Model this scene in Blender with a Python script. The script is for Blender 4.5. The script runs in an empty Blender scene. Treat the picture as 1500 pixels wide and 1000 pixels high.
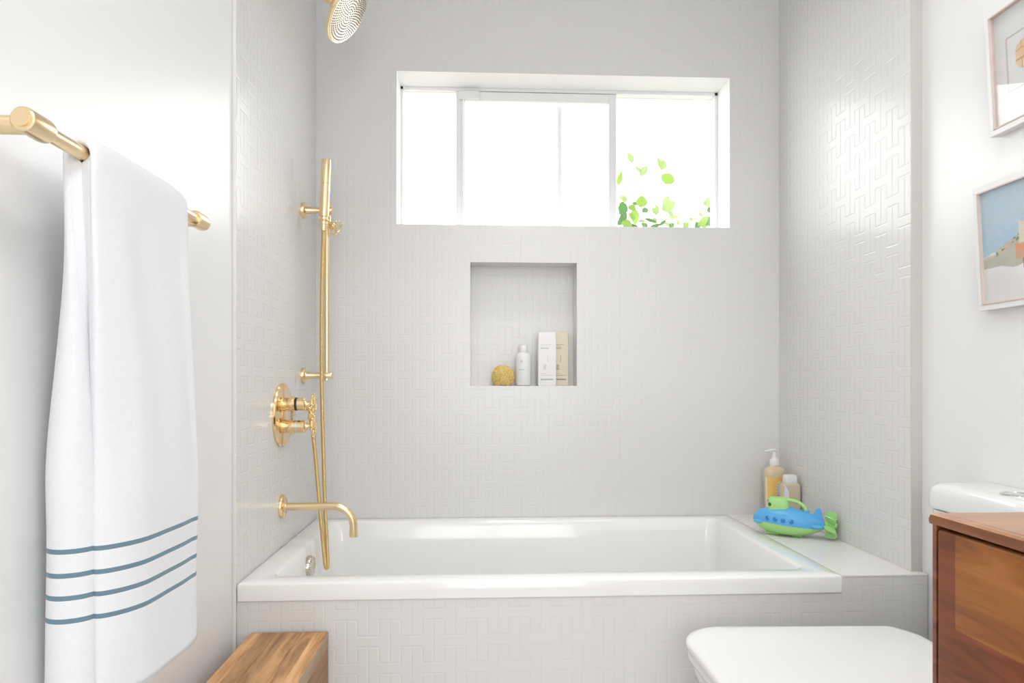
import bpy, bmesh, math, random
from mathutils import Vector, Matrix, noise
PI = math.pi
SC = bpy.context.scene
COL = SC.collection

# ------------------------------------------------------------------ camera
EYE = 1.02
YAW = 2.75                      # degrees to the right of the back wall's normal
cam_d = bpy.data.cameras.new('camera')
cam = bpy.data.objects.new('camera', cam_d); COL.objects.link(cam)
cam.location = (0, 0, EYE)
cam.rotation_euler = (PI/2, 0, -math.radians(YAW))
cam_d.sensor_width = 36; cam_d.lens = 24.0
cam_d.shift_y = 62/1500
cam_d.clip_start = 0.02
SC.camera = cam

# ------------------------------------------------------------------ world, lights, exposure
SC.view_settings.view_transform = 'Standard'
SC.view_settings.look = 'None'
SC.view_settings.gamma = 1
SC.view_settings.use_curve_mapping = False
SC.view_settings.exposure = 0.09
w = bpy.data.worlds.new('overcast_sky'); SC.world = w; w.use_nodes = True
bg = w.node_tree.nodes['Background']
bg.inputs[0].default_value = (0.97, 0.985, 1.0, 1); bg.inputs[1].default_value = 4.9

def area(name, loc, rot, sx, sy, power, color=(1,1,1), portal=False, spread=180):
    d = bpy.data.lights.new(name, 'AREA'); d.shape = 'RECTANGLE'; d.size = sx; d.size_y = sy
    d.energy = power; d.color = color
    d.spread = math.radians(spread)
    if portal: d.cycles.is_portal = True
    o = bpy.data.objects.new(name, d); COL.objects.link(o); o.location = loc; o.rotation_euler = rot
    return o
# daylight portals in the front window and the added rear fill opening
area('daylight_portal_front', (0.3186, 2.70, 1.888), (-PI/2, 0, 0), 1.26, 0.60, 1, portal=True)
area('fill_portal_rear', (0.23, -1.79, 1.325), (PI/2, 0, 0), 1.3, 1.55, 1, portal=True)
area('ceiling_fill_light', (0.33, 0.05, 2.515), (0, 0, 0), 0.50, 0.50, 11, (1.0, 0.99, 0.98))  # added fill light under the ceiling, out of view
area('tub_fill_light', (0.20, 1.98, 2.53), (0, 0, 0), 0.16, 0.16, 2.0, (1.0, 0.99, 0.98), spread=85)  # added downlight that lifts the tub interior
area('toilet_fill_light', (0.72, 1.25, 2.53), (0, 0, 0), 0.16, 0.16, 1.7, (1.0, 0.99, 0.98), spread=130)  # added downlight that brightens toilet, apron and ledge

# ------------------------------------------------------------------ projection of photo measurements onto known planes
def P(px, py, Y):
    """real position of something measured at (px, py) that stands at distance Y"""
    X = Y * math.tan(math.atan((px-750)/1000) + math.radians(YAW))
    yc = X*math.sin(math.radians(YAW)) + Y*math.cos(math.radians(YAW))
    return Vector((X, Y, EYE - (py-562)/1000*yc))

# ------------------------------------------------------------------ material helpers
def nodes_of(name):
    m = bpy.data.materials.new(name); m.use_nodes = True
    nt = m.node_tree; b = nt.nodes['Principled BSDF']
    return m, nt, b
def pbr(name, col, rough=0.5, metal=0.0, noise_amt=0.0, nscale=40, bump=0.0, bscale=200, bdist=0.001, **kw):
    m, nt, b = nodes_of(name)
    b.inputs['Base Color'].default_value = (*col, 1)
    b.inputs['Roughness'].default_value = rough
    b.inputs['Metallic'].default_value = metal
    for k, v in kw.items(): b.inputs[k.replace('_', ' ')].default_value = v
    tc = nt.nodes.new('ShaderNodeTexCoord')
    if noise_amt:
        n = nt.nodes.new('ShaderNodeTexNoise'); n.inputs['Scale'].default_value = nscale; n.inputs['Detail'].default_value = 4
        nt.links.new(tc.outputs['Object'], n.inputs['Vector'])
        mx = nt.nodes.new('ShaderNodeMix'); mx.data_type = 'RGBA'
        mx.inputs[6].default_value = (*[c*(1-noise_amt) for c in col], 1)
        mx.inputs[7].default_value = (*[min(1, c*(1+noise_amt)) for c in col], 1)
        nt.links.new(n.outputs['Fac'], mx.inputs[0]); nt.links.new(mx.outputs[2], b.inputs['Base Color'])
    if bump:
        n = nt.nodes.new('ShaderNodeTexNoise'); n.inputs['Scale'].default_value = bscale; n.inputs['Detail'].default_value = 5
        nt.links.new(tc.outputs['Object'], n.inputs['Vector'])
        bp = nt.nodes.new('ShaderNodeBump'); bp.inputs['Strength'].default_value = bump; bp.inputs['Distance'].default_value = bdist
        nt.links.new(n.outputs['Fac'], bp.inputs['Height']); nt.links.new(bp.outputs['Normal'], b.inputs['Normal'])
    return m

def tile_material(name, axis, col=(0.80, 0.795, 0.78), rough=0.24, relief=0.5):
    """glazed relief tile laid as a basket weave: short horizontal bars between pairs of upright bars"""
    m, nt, b = nodes_of(name)
    N = nt.nodes; L = nt.links
    def mth(op, a, bb=None, c=None):
        n = N.new('ShaderNodeMath'); n.operation = op
        for i, v in enumerate((a, bb, c)):
            if v is None: continue
            if isinstance(v, (int, float)): n.inputs[i].default_value = v
            else: L.new(v, n.inputs[i])
        return n.outputs[0]
    tc = N.new('ShaderNodeTexCoord'); sp = N.new('ShaderNodeSeparateXYZ')
    L.new(tc.outputs['Object'], sp.inputs[0])
    u = 0.0268
    A = mth('DIVIDE', mth('ADD', sp.outputs['XY'.index(axis)], 10.0035), u)
    B = mth('DIVIDE', mth('ADD', sp.outputs[2], 10.018), u)
    colm = mth('FLOOR', mth('DIVIDE', A, 2.0))
    par = mth('MODULO', colm, 2.0)
    la = mth('SUBTRACT', A, mth('MULTIPLY', colm, 2.0))
    bb = mth('MODULO', mth('ADD', B, mth('MULTIPLY', par, 2.5)), 5.0)
    b2 = mth('MODULO', mth('ADD', bb, 2.5), 5.0)
    bar = mth('LESS_THAN', bb, 1.0)
    bar2 = mth('LESS_THAN', b2, 1.0)
    d1 = mth('MINIMUM', bb, mth('MINIMUM', mth('ABSOLUTE', mth('SUBTRACT', bb, 1.0)), mth('SUBTRACT', 5.0, bb)))
    d2 = mth('ADD', mth('ABSOLUTE', mth('SUBTRACT', la, 1.0)), mth('MULTIPLY', bar, 9.0))
    d3 = mth('ADD', mth('MINIMUM', la, mth('SUBTRACT', 2.0, la)), mth('MULTIPLY', mth('MAXIMUM', bar, bar2), 9.0))
    d = mth('MINIMUM', d1, mth('MINIMUM', d2, d3))
    mr = N.new('ShaderNodeMapRange'); mr.interpolation_type = 'SMOOTHSTEP'
    mr.inputs['From Min'].default_value = 0.015; mr.inputs['From Max'].default_value = 0.13
    L.new(d, mr.inputs['Value'])
    n = N.new('ShaderNodeTexNoise'); n.inputs['Scale'].default_value = 22; n.inputs['Detail'].default_value = 2
    L.new(tc.outputs['Object'], n.inputs['Vector'])
    h = mth('ADD', mr.outputs[0], mth('MULTIPLY', n.outputs['Fac'], 0.55))
    bp = N.new('ShaderNodeBump'); bp.inputs['Strength'].default_value = relief; bp.inputs['Distance'].default_value = 0.0009
    L.new(h, bp.inputs['Height']); L.new(bp.outputs['Normal'], b.inputs['Normal'])
    mx = N.new('ShaderNodeMix'); mx.data_type = 'RGBA'
    mx.inputs[6].default_value = (*[c*0.99 for c in col], 1); mx.inputs[7].default_value = (*col, 1)
    L.new(mr.outputs[0], mx.inputs[0]); L.new(mx.outputs[2], b.inputs['Base Color'])
    b.inputs['Roughness'].default_value = rough
    return m

def wood(name, c1, c2, c3, axis='Y', scale=1.0, rough=0.4, planks=None, knots=0.0, coat=0.0):
    m, nt, b = nodes_of(name)
    N = nt.nodes; L = nt.links
    tc = N.new('ShaderNodeTexCoord'); mp = N.new('ShaderNodeMapping')
    st = {'X': (2.2, 22, 22), 'Y': (22, 2.2, 22), 'Z': (22, 22, 2.2)}[axis]
    mp.inputs['Scale'].default_value = [s*scale for s in st]
    L.new(tc.outputs['Object'], mp.inputs['Vector'])
    vec = mp.outputs[0]
    if planks:                      # planks: width in metres across X -> each board its own offset
        sp = N.new('ShaderNodeSeparateXYZ'); L.new(tc.outputs['Object'], sp.inputs[0])
        dv = N.new('ShaderNodeMath'); dv.operation = 'DIVIDE'; dv.inputs[1].default_value = planks
        ad = N.new('ShaderNodeMath'); ad.operation = 'ADD'; ad.inputs[1].default_value = 5.0
        fl = N.new('ShaderNodeMath'); fl.operation = 'FLOOR'
        L.new(sp.outputs[0], dv.inputs[0]); L.new(dv.outputs[0], ad.inputs[0]); L.new(ad.outputs[0], fl.inputs[0])
        wn = N.new('ShaderNodeTexWhiteNoise'); wn.noise_dimensions = '1D'; L.new(fl.outputs[0], wn.inputs['W'])
        va = N.new('ShaderNodeVectorMath'); va.operation = 'MULTIPLY_ADD'
        L.new(wn.outputs['Color'], va.inputs[0]); va.inputs[1].default_value = (7, 7, 7); L.new(vec, va.inputs[2])
        vec = va.outputs[0]
    n1 = N.new('ShaderNodeTexNoise'); n1.inputs['Scale'].default_value = 1.0; n1.inputs['Detail'].default_value = 7
    n1.inputs['Roughness'].default_value = 0.62; n1.inputs['Distortion'].default_value = 0.6 + knots
    L.new(vec, n1.inputs['Vector'])
    cr = N.new('ShaderNodeValToRGB')
    e = cr.color_ramp.elements; e[0].position = 0.28; e[0].color = (*c1, 1); e[1].position = 0.74; e[1].color = (*c3, 1)
    k = cr.color_ramp.elements.new(0.5); k.color = (*c2, 1)
    L.new(n1.outputs['Fac'], cr.inputs[0])
    out = cr.outputs[0]
    if planks:
        mx = N.new('ShaderNodeMix'); mx.data_type = 'RGBA'; mx.blend_type = 'MULTIPLY'; mx.inputs[0].default_value = 1
        rr = N.new('ShaderNodeMapRange'); rr.inputs['To Min'].default_value = 0.72; rr.inputs['To Max'].default_value = 1.12
        L.new(wn.outputs['Value'], rr.inputs[0]); L.new(out, mx.inputs[6]); L.new(rr.outputs[0], mx.inputs[7])
        out = mx.outputs[2]
    L.new(out, b.inputs['Base Color'])
    b.inputs['Roughness'].default_value = rough
    b.inputs['Coat Weight'].default_value = coat
    b.inputs['Coat Roughness'].default_value = 0.15
    n2 = N.new('ShaderNodeTexNoise'); n2.inputs['Scale'].default_value = 6; n2.inputs['Detail'].default_value = 4
    L.new(vec, n2.inputs['Vector'])
    bp = N.new('ShaderNodeBump'); bp.inputs['Strength'].default_value = 0.15; bp.inputs['Distance'].default_value = 0.0006
    L.new(n2.outputs['Fac'], bp.inputs['Height']); L.new(bp.outputs['Normal'], b.inputs['Normal'])
    return m, nt, b, out

def vcol_material(name, rough=0.6, bump=0.3):
    m, nt, b = nodes_of(name)
    a = nt.nodes.new('ShaderNodeVertexColor'); a.layer_name = 'paint'
    nt.links.new(a.outputs[0], b.inputs['Base Color']); b.inputs['Roughness'].default_value = rough
    tc = nt.nodes.new('ShaderNodeTexCoord')
    n = nt.nodes.new('ShaderNodeTexNoise'); n.inputs['Scale'].default_value = 160; n.inputs['Detail'].default_value = 4
    nt.links.new(tc.outputs['Object'], n.inputs['Vector'])
    bp = nt.nodes.new('ShaderNodeBump'); bp.inputs['Strength'].default_value = bump; bp.inputs['Distance'].default_value = 0.0008
    nt.links.new(n.outputs['Fac'], bp.inputs['Height']); nt.links.new(bp.outputs['Normal'], b.inputs['Normal'])
    return m

def glass_mat(name, tint=(1, 1, 1), refl=0.06):
    m = bpy.data.materials.new(name); m.use_nodes = True; nt = m.node_tree
    nt.nodes.clear()
    o = nt.nodes.new('ShaderNodeOutputMaterial'); t = nt.nodes.new('ShaderNodeBsdfTransparent'); g = nt.nodes.new('ShaderNodeBsdfGlossy')
    g.inputs['Roughness'].default_value = 0.02; t.inputs[0].default_value = (*tint, 1)
    lw = nt.nodes.new('ShaderNodeLayerWeight')
    pw = nt.nodes.new('ShaderNodeMath'); pw.operation = 'POWER'; pw.inputs[1].default_value = 5
    fr = nt.nodes.new('ShaderNodeMath'); fr.operation = 'MULTIPLY_ADD'; fr.inputs[1].default_value = 0.9; fr.inputs[2].default_value = refl
    nt.links.new(lw.outputs['Facing'], pw.inputs[0]); nt.links.new(pw.outputs[0], fr.inputs[0])
    mx = nt.nodes.new('ShaderNodeMixShader')
    nt.links.new(fr.outputs[0], mx.inputs[0]); nt.links.new(t.outputs[0], mx.inputs[1]); nt.links.new(g.outputs[0], mx.inputs[2])
    nt.links.new(mx.outputs[0], o.inputs[0])
    return m

TILE = (0.785, 0.778, 0.765)
M = dict(
    tile_x=tile_material('glazed_tile_back', 'X', TILE, relief=0.3),
    tile_x2=tile_material('glazed_tile_low', 'X', TILE, relief=0.42),
    tile_y=tile_material('glazed_tile_side', 'Y', TILE, 0.24, 0.6),
    tile_plain=pbr('glazed_tile_plain', TILE, 0.25, bump=0.1, bscale=30),
    paint=pbr('white_wall_paint', (0.89, 0.89, 0.885), 0.30, bump=0.05, bscale=260),
    reveal=pbr('white_reveal_paint', (0.93, 0.93, 0.93), 0.5),
    ceiling=pbr('ceiling_paint', (0.91, 0.91, 0.90), 0.8),
    edge=pbr('shaded_wall_end', (0.62, 0.60, 0.57), 0.4),  # shade on the tile wall's end face, put into the colour
    floor=pbr('pale_floor_tile', (0.84, 0.83, 0.81), 0.4, noise_amt=0.05, nscale=6),
    enamel=pbr('tub_enamel', (0.93, 0.93, 0.915), 0.12, Coat_Weight=0.3),
    ceramic=pbr('toilet_ceramic', (0.87, 0.875, 0.875), 0.09, Coat_Weight=0.3),
    seat=pbr('toilet_seat_plastic', (0.90, 0.90, 0.90), 0.16),
    stone=pbr('ledge_stone', (0.83, 0.82, 0.80), 0.3, noise_amt=0.03, nscale=8),
    brass=pbr('polished_brass', (0.89, 0.69, 0.40), 0.16, 1.0),
    brass_soft=pbr('satin_brass', (0.86, 0.68, 0.42), 0.28, 1.0),
    brass_dark=pbr('aged_brass', (0.74, 0.54, 0.25), 0.28, 1.0),
    brass_face=pbr('shower_face_brass', (0.62, 0.55, 0.45), 0.30, 1.0),
    nozzle=pbr('grey_rubber', (0.28, 0.27, 0.26), 0.6),
    chrome=pbr('brushed_nickel', (0.68, 0.63, 0.56), 0.22, 1.0),
    steel=pbr('polished_chrome', (0.72, 0.72, 0.73), 0.08, 1.0),
    black=pbr('black_rubber', (0.02, 0.02, 0.02), 0.35),
    alu=pbr('white_window_frame', (0.86, 0.86, 0.86), 0.35),
    glass=glass_mat('clear_glass'),
    terry=pbr('white_terry', (0.84, 0.85, 0.875), 0.95, noise_amt=0.02, nscale=300, bump=0.55, bscale=520, bdist=0.0016, Sheen_Weight=0.3),
    stripe=pbr('blue_terry', (0.15, 0.25, 0.31), 0.95, noise_amt=0.12, nscale=420, bump=0.5, bscale=500, bdist=0.001, Sheen_Weight=0.25),
    white_plastic=pbr('white_plastic', (0.86, 0.86, 0.855), 0.3),
    carton_white=pbr('white_carton', (0.88, 0.88, 0.87), 0.4),
    carton_cream=pbr('cream_carton', (0.80, 0.72, 0.56), 0.4),
    ink=pbr('grey_ink', (0.42, 0.42, 0.41), 0.6),
    ink_dark=pbr('dark_ink', (0.22, 0.21, 0.19), 0.6),
    ink_pale=pbr('pale_ink', (0.64, 0.64, 0.63), 0.6),
    ink_brown=pbr('brown_ink', (0.40, 0.31, 0.20), 0.6),
    sponge=pbr('sea_sponge', (0.78, 0.56, 0.17), 0.95, noise_amt=0.25, nscale=90, bump=1.0, bscale=150, bdist=0.004),
    amber=pbr('amber_soap', (0.74, 0.60, 0.40), 0.15),
    label_yellow=pbr('yellow_label', (0.93, 0.60, 0.17), 0.4),
    label_cream=pbr('cream_label', (0.87, 0.80, 0.66), 0.45),
    purple=pbr('purple_band', (0.42, 0.14, 0.46), 0.45),
    olive=pbr('olive_ink', (0.25, 0.22, 0.06), 0.5),
    tan=pbr('tan_bottle', (0.68, 0.57, 0.42), 0.3),
    toy_blue=pbr('blue_toy_plastic', (0.115, 0.46, 0.86), 0.33),
    toy_blue_dark=pbr('dark_blue_toy_plastic', (0.02, 0.22, 0.60), 0.35),
    toy_green=pbr('green_toy_plastic', (0.42, 0.78, 0.27), 0.38),
    toy_green_dark=pbr('dark_green_recess', (0.03, 0.16, 0.03), 0.5),
    frame_white=pbr('white_frame_lacquer', (0.88, 0.87, 0.86), 0.35),
    frame_wood=pbr('pale_pink_wood', (0.72, 0.60, 0.54), 0.5, noise_amt=0.08, nscale=60),
    mat=pbr('mat_board', (0.84, 0.85, 0.84), 0.7),
    paint_surface=vcol_material('painted_canvas'),
    bark=pbr('green_twig', (0.30, 0.25, 0.14), 0.7),
    lampglass=None,
)
def add_pits(m, base, pit, scale):
    nt = m.node_tree; b = nt.nodes['Principled BSDF']; tc = nt.nodes.new('ShaderNodeTexCoord')
    v = nt.nodes.new('ShaderNodeTexVoronoi'); v.inputs['Scale'].default_value = scale; nt.links.new(tc.outputs['Object'], v.inputs['Vector'])
    cr = nt.nodes.new('ShaderNodeValToRGB'); e = cr.color_ramp.elements
    e[0].position = 0.16; e[0].color = (*pit, 1); e[1].position = 0.34; e[1].color = (*base, 1)
    nt.links.new(v.outputs['Distance'], cr.inputs[0]); nt.links.new(cr.outputs[0], b.inputs['Base Color'])
add_pits(M['sponge'], (0.86, 0.64, 0.24), (0.50, 0.29, 0.05), 170)
def leaf_mat(name, col):
    m, nt, b = nodes_of(name)
    b.inputs['Base Color'].default_value = (*col, 1); b.inputs['Roughness'].default_value = 0.5
    t = nt.nodes.new('ShaderNodeBsdfTranslucent'); t.inputs[0].default_value = (*[min(1, c*1.15) for c in col], 1)
    mx = nt.nodes.new('ShaderNodeMixShader'); mx.inputs[0].default_value = 0.5
    nt.links.new(b.outputs[0], mx.inputs[1]); nt.links.new(t.outputs[0], mx.inputs[2])
    nt.links.new(mx.outputs[0], nt.nodes['Material Output'].inputs[0])
    return m
LEAF = [leaf_mat('leaf_lime', (0.165, 0.27, 0.025)), leaf_mat('leaf_pale', (0.22, 0.30, 0.095)), leaf_mat('leaf_green', (0.045, 0.14, 0.015))]
def emit(name, col, s):
    m = bpy.data.materials.new(name); m.use_nodes = True; nt = m.node_tree; nt.nodes.clear()
    o = nt.nodes.new('ShaderNodeOutputMaterial'); e = nt.nodes.new('ShaderNodeEmission')
    e.inputs[0].default_value = (*col, 1); e.inputs[1].default_value = s; nt.links.new(e.outputs[0], o.inputs[0]); return m

# ------------------------------------------------------------------ object helpers
def ORG(o): return Vector(o['_org'])
def obj(name, bm, mat, parent=None, smooth=False, origin=None, kind=None, autosmooth=None):
    """link a bmesh holding world coordinates as one object; origin at its base"""
    me = bpy.data.meshes.new(name)
    bm.normal_update()
    if parent is not None: org = ORG(parent)
    elif origin is not None: org = Vector(origin)
    else:
        xs = [v.co.x for v in bm.verts]; ys = [v.co.y for v in bm.verts]; zs = [v.co.z for v in bm.verts]
        org = Vector(((min(xs)+max(xs))/2, (min(ys)+max(ys))/2, min(zs)))
    bmesh.ops.translate(bm, verts=bm.verts, vec=-org)
    bm.to_mesh(me); bm.free()
    for m_ in (mat if isinstance(mat, (list, tuple)) else [mat]): me.materials.append(m_)
    o = bpy.data.objects.new(name, me); COL.objects.link(o)
    o['_org'] = list(org)
    if parent is not None: o.parent = parent
    else: o.location = org
    if smooth:
        for p in me.polygons: p.use_smooth = True
        ang = 40 if autosmooth is None else autosmooth
        sharp_edges(me, ang)
    if kind: o['kind'] = kind
    return o
def sharp_edges(me, ang):
    bm = bmesh.new(); bm.from_mesh(me)
    for e in bm.edges:
        if len(e.link_faces) == 2 and e.calc_face_angle(0) > math.radians(ang): e.smooth = False
    bm.to_mesh(me); bm.free()
def tag(o, label, cat, group=None):
    o['label'] = label; o['category'] = cat
    if group: o['group'] = group
    return o
def thing(name, loc, label, cat, group=None):
    o = bpy.data.objects.new(name, None); COL.objects.link(o); o.location = loc
    o.empty_display_size = 0.05
    o['_org'] = list(loc)
    return tag(o, label, cat, group)
def struct(name, bm, mat, **kw): return obj(name, bm, mat, origin=(0, 0, 0), kind='structure', **kw)

def box(bm, x0, x1, y0, y1, z0, z1, mi=0, bevel=0, seg=2):
    vs = [bm.verts.new(c) for c in ((x0,y0,z0),(x1,y0,z0),(x1,y1,z0),(x0,y1,z0),(x0,y0,z1),(x1,y0,z1),(x1,y1,z1),(x0,y1,z1))]
    fs = []
    for q in ((0,3,2,1),(4,5,6,7),(0,1,5,4),(1,2,6,5),(2,3,7,6),(3,0,4,7)):
        f = bm.faces.new([vs[i] for i in q]); f.material_index = mi; fs.append(f)
    if bevel:
        es = list({e for f in fs for e in f.edges})
        r = bmesh.ops.bevel(bm, geom=es, offset=bevel, segments=seg, affect='EDGES', profile=0.5)
        for f in r['faces']: f.material_index = mi
    return vs
def nbox(*a, **k):
    bm = bmesh.new(); box(bm, *a, **k); return bm
def basis(d):
    d = Vector(d).normalized()
    up = Vector((0,0,1)) if abs(d.z) < 0.95 else Vector((0,1,0))
    a = d.cross(up).normalized(); b = d.cross(a).normalized()
    return d, a, b
def lathe(bm, base, axis, prof, n=32, mi=0, cap=True):
    """prof: list of (distance along axis, radius)"""
    d, a, b = basis(axis); base = Vector(base); rings = []
    for t, r in prof:
        if r < 1e-6: rings.append([bm.verts.new(base + d*t)])
        else: rings.append([bm.verts.new(base + d*t + (a*math.cos(2*PI*i/n) + b*math.sin(2*PI*i/n))*r) for i in range(n)])
    for r0, r1 in zip(rings, rings[1:]):
        for i in range(n):
            j = (i+1) % n
            if len(r0) == 1 and len(r1) == 1: continue
            if len(r0) == 1: f = bm.faces.new((r0[0], r1[j], r1[i]))
            elif len(r1) == 1: f = bm.faces.new((r0[i], r0[j], r1[0]))
            else: f = bm.faces.new((r0[i], r0[j], r1[j], r1[i]))
            f.material_index = mi
    if cap:
        for r in (rings[0], rings[-1]):
            if len(r) > 1: f = bm.faces.new(r); f.material_index = mi
    bmesh.ops.recalc_face_normals(bm, faces=bm.faces)
def nlathe(*a, **k):
    bm = bmesh.new(); lathe(bm, *a, **k); return bm
def tube(bm, pts, rad, n=12, mi=0, cap=True):
    pts = [Vector(p) for p in pts]; rings = []
    d0 = (pts[1]-pts[0]).normalized(); _, a, b = basis(d0)
    for i, p in enumerate(pts):
        d = (pts[min(i+1, len(pts)-1)] - pts[max(i-1, 0)]).normalized()
        a = (a - d*a.dot(d)).normalized(); b = d.cross(a)
        r = rad(i/(len(pts)-1)) if callable(rad) else (rad[i] if isinstance(rad, (list, tuple)) else rad)
        rings.append([bm.verts.new(p + (a*math.cos(2*PI*k/n) + b*math.sin(2*PI*k/n))*r) for k in range(n)])
    for r0, r1 in zip(rings, rings[1:]):
        for i in range(n):
            j = (i+1) % n; f = bm.faces.new((r0[i], r0[j], r1[j], r1[i])); f.material_index = mi
    if cap:
        for r in (rings[0], rings[-1]): f = bm.faces.new(r); f.material_index = mi
    bmesh.ops.recalc_face_normals(bm, faces=bm.faces)
def ntube(*a, **k):
    bm = bmesh.new(); tube(bm, *a, **k); return bm
def spline(pts, n):
    """catmull-rom through the points"""
    pts = [Vector(p) for p in pts]; q = [pts[0]*2-pts[1]] + pts + [pts[-1]*2-pts[-2]]; out = []
    for i in range(1, len(q)-2):
        for k in range(n):
            t = k/n; p0, p1, p2, p3 = q[i-1:i+3]
            out.append(0.5*((2*p1) + (p2-p0)*t + (2*p0-5*p1+4*p2-p3)*t*t + (3*p1-p0-3*p2+p3)*t**3))
    out.append(pts[-1]); return out
def rrect(x0, x1, y0, y1, r, z, n=8):
    """rounded rectangle; r = one radius or four (x1y1, x0y1, x0y0, x1y0)"""
    rs = r if isinstance(r, (list, tuple)) else [r]*4
    out = []
    for (cx, cy, a0), rr in zip(((x1, y1, 0), (x0, y1, 90), (x0, y0, 180), (x1, y0, 270)), rs):
        sx = -1 if cx == x1 else 1; sy = -1 if cy == y1 else 1
        for k in range(n+1):
            a = math.radians(a0 + 90*k/n)
            out.append(Vector((cx + sx*rr + rr*math.cos(a), cy + sy*rr + rr*math.sin(a), z)))
    return out
def loft(bm, loops, cap0=True, cap1=True, mi=0):
    rings = [[bm.verts.new(p) for p in l] for l in loops]; n = len(rings[0])
    for r0, r1 in zip(rings, rings[1:]):
        for i in range(n):
            j = (i+1) % n; f = bm.faces.new((r0[i], r0[j], r1[j], r1[i])); f.material_index = mi
    if cap0: bm.faces.new(list(reversed(rings[0]))).material_index = mi
    if cap1: bm.faces.new(rings[-1]).material_index = mi
    bmesh.ops.recalc_face_normals(bm, faces=bm.faces)
    return rings
def nloft(*a, **k):
    bm = bmesh.new(); loft(bm, *a, **k); return bm
def sphere(bm, c, r, mi=0, u=16, v=10, scale=(1,1,1)):
    res = bmesh.ops.create_uvsphere(bm, u_segments=u, v_segments=v, radius=r)
    for v_ in res['verts']: v_.co = Vector((v_.co.x*scale[0], v_.co.y*scale[1], v_.co.z*scale[2])) + Vector(c)
    for f in {f for v_ in res['verts'] for f in v_.link_faces}: f.material_index = mi
def torus(bm, c, axis, R, r, n=36, k=8, mi=0):
    d, a, b = basis(axis); c = Vector(c)
    rings = []
    for i in range(n):
        t = 2*PI*i/n; o = a*math.cos(t) + b*math.sin(t)
        rings.append([bm.verts.new(c + o*(R + r*math.cos(2*PI*j/k)) + d*r*math.sin(2*PI*j/k)) for j in range(k)])
    for i in range(n):
        r0, r1 = rings[i], rings[(i+1) % n]
        for j in range(k):
            q = (j+1) % k; f = bm.faces.new((r0[j], r0[q], r1[q], r1[j])); f.material_index = mi
    bmesh.ops.recalc_face_normals(bm, faces=bm.faces)

# ------------------------------------------------------------------ the room
XL, XLP = -0.5947, -0.602      # tiled / painted face of the left wall
XR, XRP = 1.1286, 1.157        # tiled / painted face of the right wall
YB = 2.522                     # tiled back wall
YF = 1.703                     # front of tub and apron
H = 2.55
YN = -1.80
WX0, WX1, WZ0, WZ1 = -0.3027, 0.9398, 1.606, 2.168
NX0, NX1, NZ0, NZ1 = -0.033, 0.3625, 1.0125, 1.469
ND = 0.098
WD = 0.13
ZT = 0.530                     # tub rim / ledge height

def wall_with_holes(bm, const, axis, u0, u1, z0, z1, holes, mi=0):
    us = sorted({u0, u1, *[h[0] for h in holes], *[h[1] for h in holes]})
    zs = sorted({z0, z1, *[h[2] for h in holes], *[h[3] for h in holes]})
    for a, b in zip(us, us[1:]):
        for c, d in zip(zs, zs[1:]):
            if any(h[0] <= a and b <= h[1] and h[2] <= c and d <= h[3] for h in holes): continue
            q = [(a, const, c), (b, const, c), (b, const, d), (a, const, d)] if axis == 'X' else [(const, a, c), (const, b, c), (const, b, d), (const, a, d)]
            bm.faces.new([bm.verts.new(p) for p in q]).material_index = mi
bm = bmesh.new()
wall_with_holes(bm, YB, 'X', -0.72, 1.28, 0, H, [(WX0, WX1, WZ0, WZ1), (NX0, NX1, NZ0, NZ1)])
wall_with_holes(bm, YB+WD+0.06, 'X', -0.72, 1.28, 0, H, [(WX0, WX1, WZ0, WZ1)], mi=2)
def quad(bm, pts, mi): bm.faces.new([bm.verts.new(p) for p in pts]).material_index = mi
Yw = YB+WD+0.06
quad(bm, [(WX0,YB,WZ0),(WX1,YB,WZ0),(WX1,Yw,WZ0),(WX0,Yw,WZ0)], 1)
quad(bm, [(WX0,YB,WZ1),(WX0,Yw,WZ1),(WX1,Yw,WZ1),(WX1,YB,WZ1)], 1)
quad(bm, [(WX0,YB,WZ0),(WX0,Yw,WZ0),(WX0,Yw,WZ1),(WX0,YB,WZ1)], 1)
quad(bm, [(WX1,YB,WZ0),(WX1,YB,WZ1),(WX1,Yw,WZ1),(WX1,Yw,WZ0)], 1)
Yn = YB+ND
quad(bm, [(NX0,YB,NZ0),(NX1,YB,NZ0),(NX1,Yn,NZ0),(NX0,Yn,NZ0)], 3)
quad(bm, [(NX0,YB,NZ1),(NX0,Yn,NZ1),(NX1,Yn,NZ1),(NX1,YB,NZ1)], 3)
quad(bm, [(NX0,YB,NZ0),(NX0,Yn,NZ0),(NX0,Yn,NZ1),(NX0,YB,NZ1)], 3)
quad(bm, [(NX1,YB,NZ0),(NX1,YB,NZ1),(NX1,Yn,NZ1),(NX1,Yn,NZ0)], 3)
quad(bm, [(NX0,Yn,NZ0),(NX1,Yn,NZ0),(NX1,Yn,NZ1),(NX0,Yn,NZ1)], 0)
bmesh.ops.remove_doubles(bm, verts=bm.verts, dist=1e-5)
struct('wall_back', bm, [M['tile_x'], M['reveal'], M['paint'], M['tile_plain']])

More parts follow.
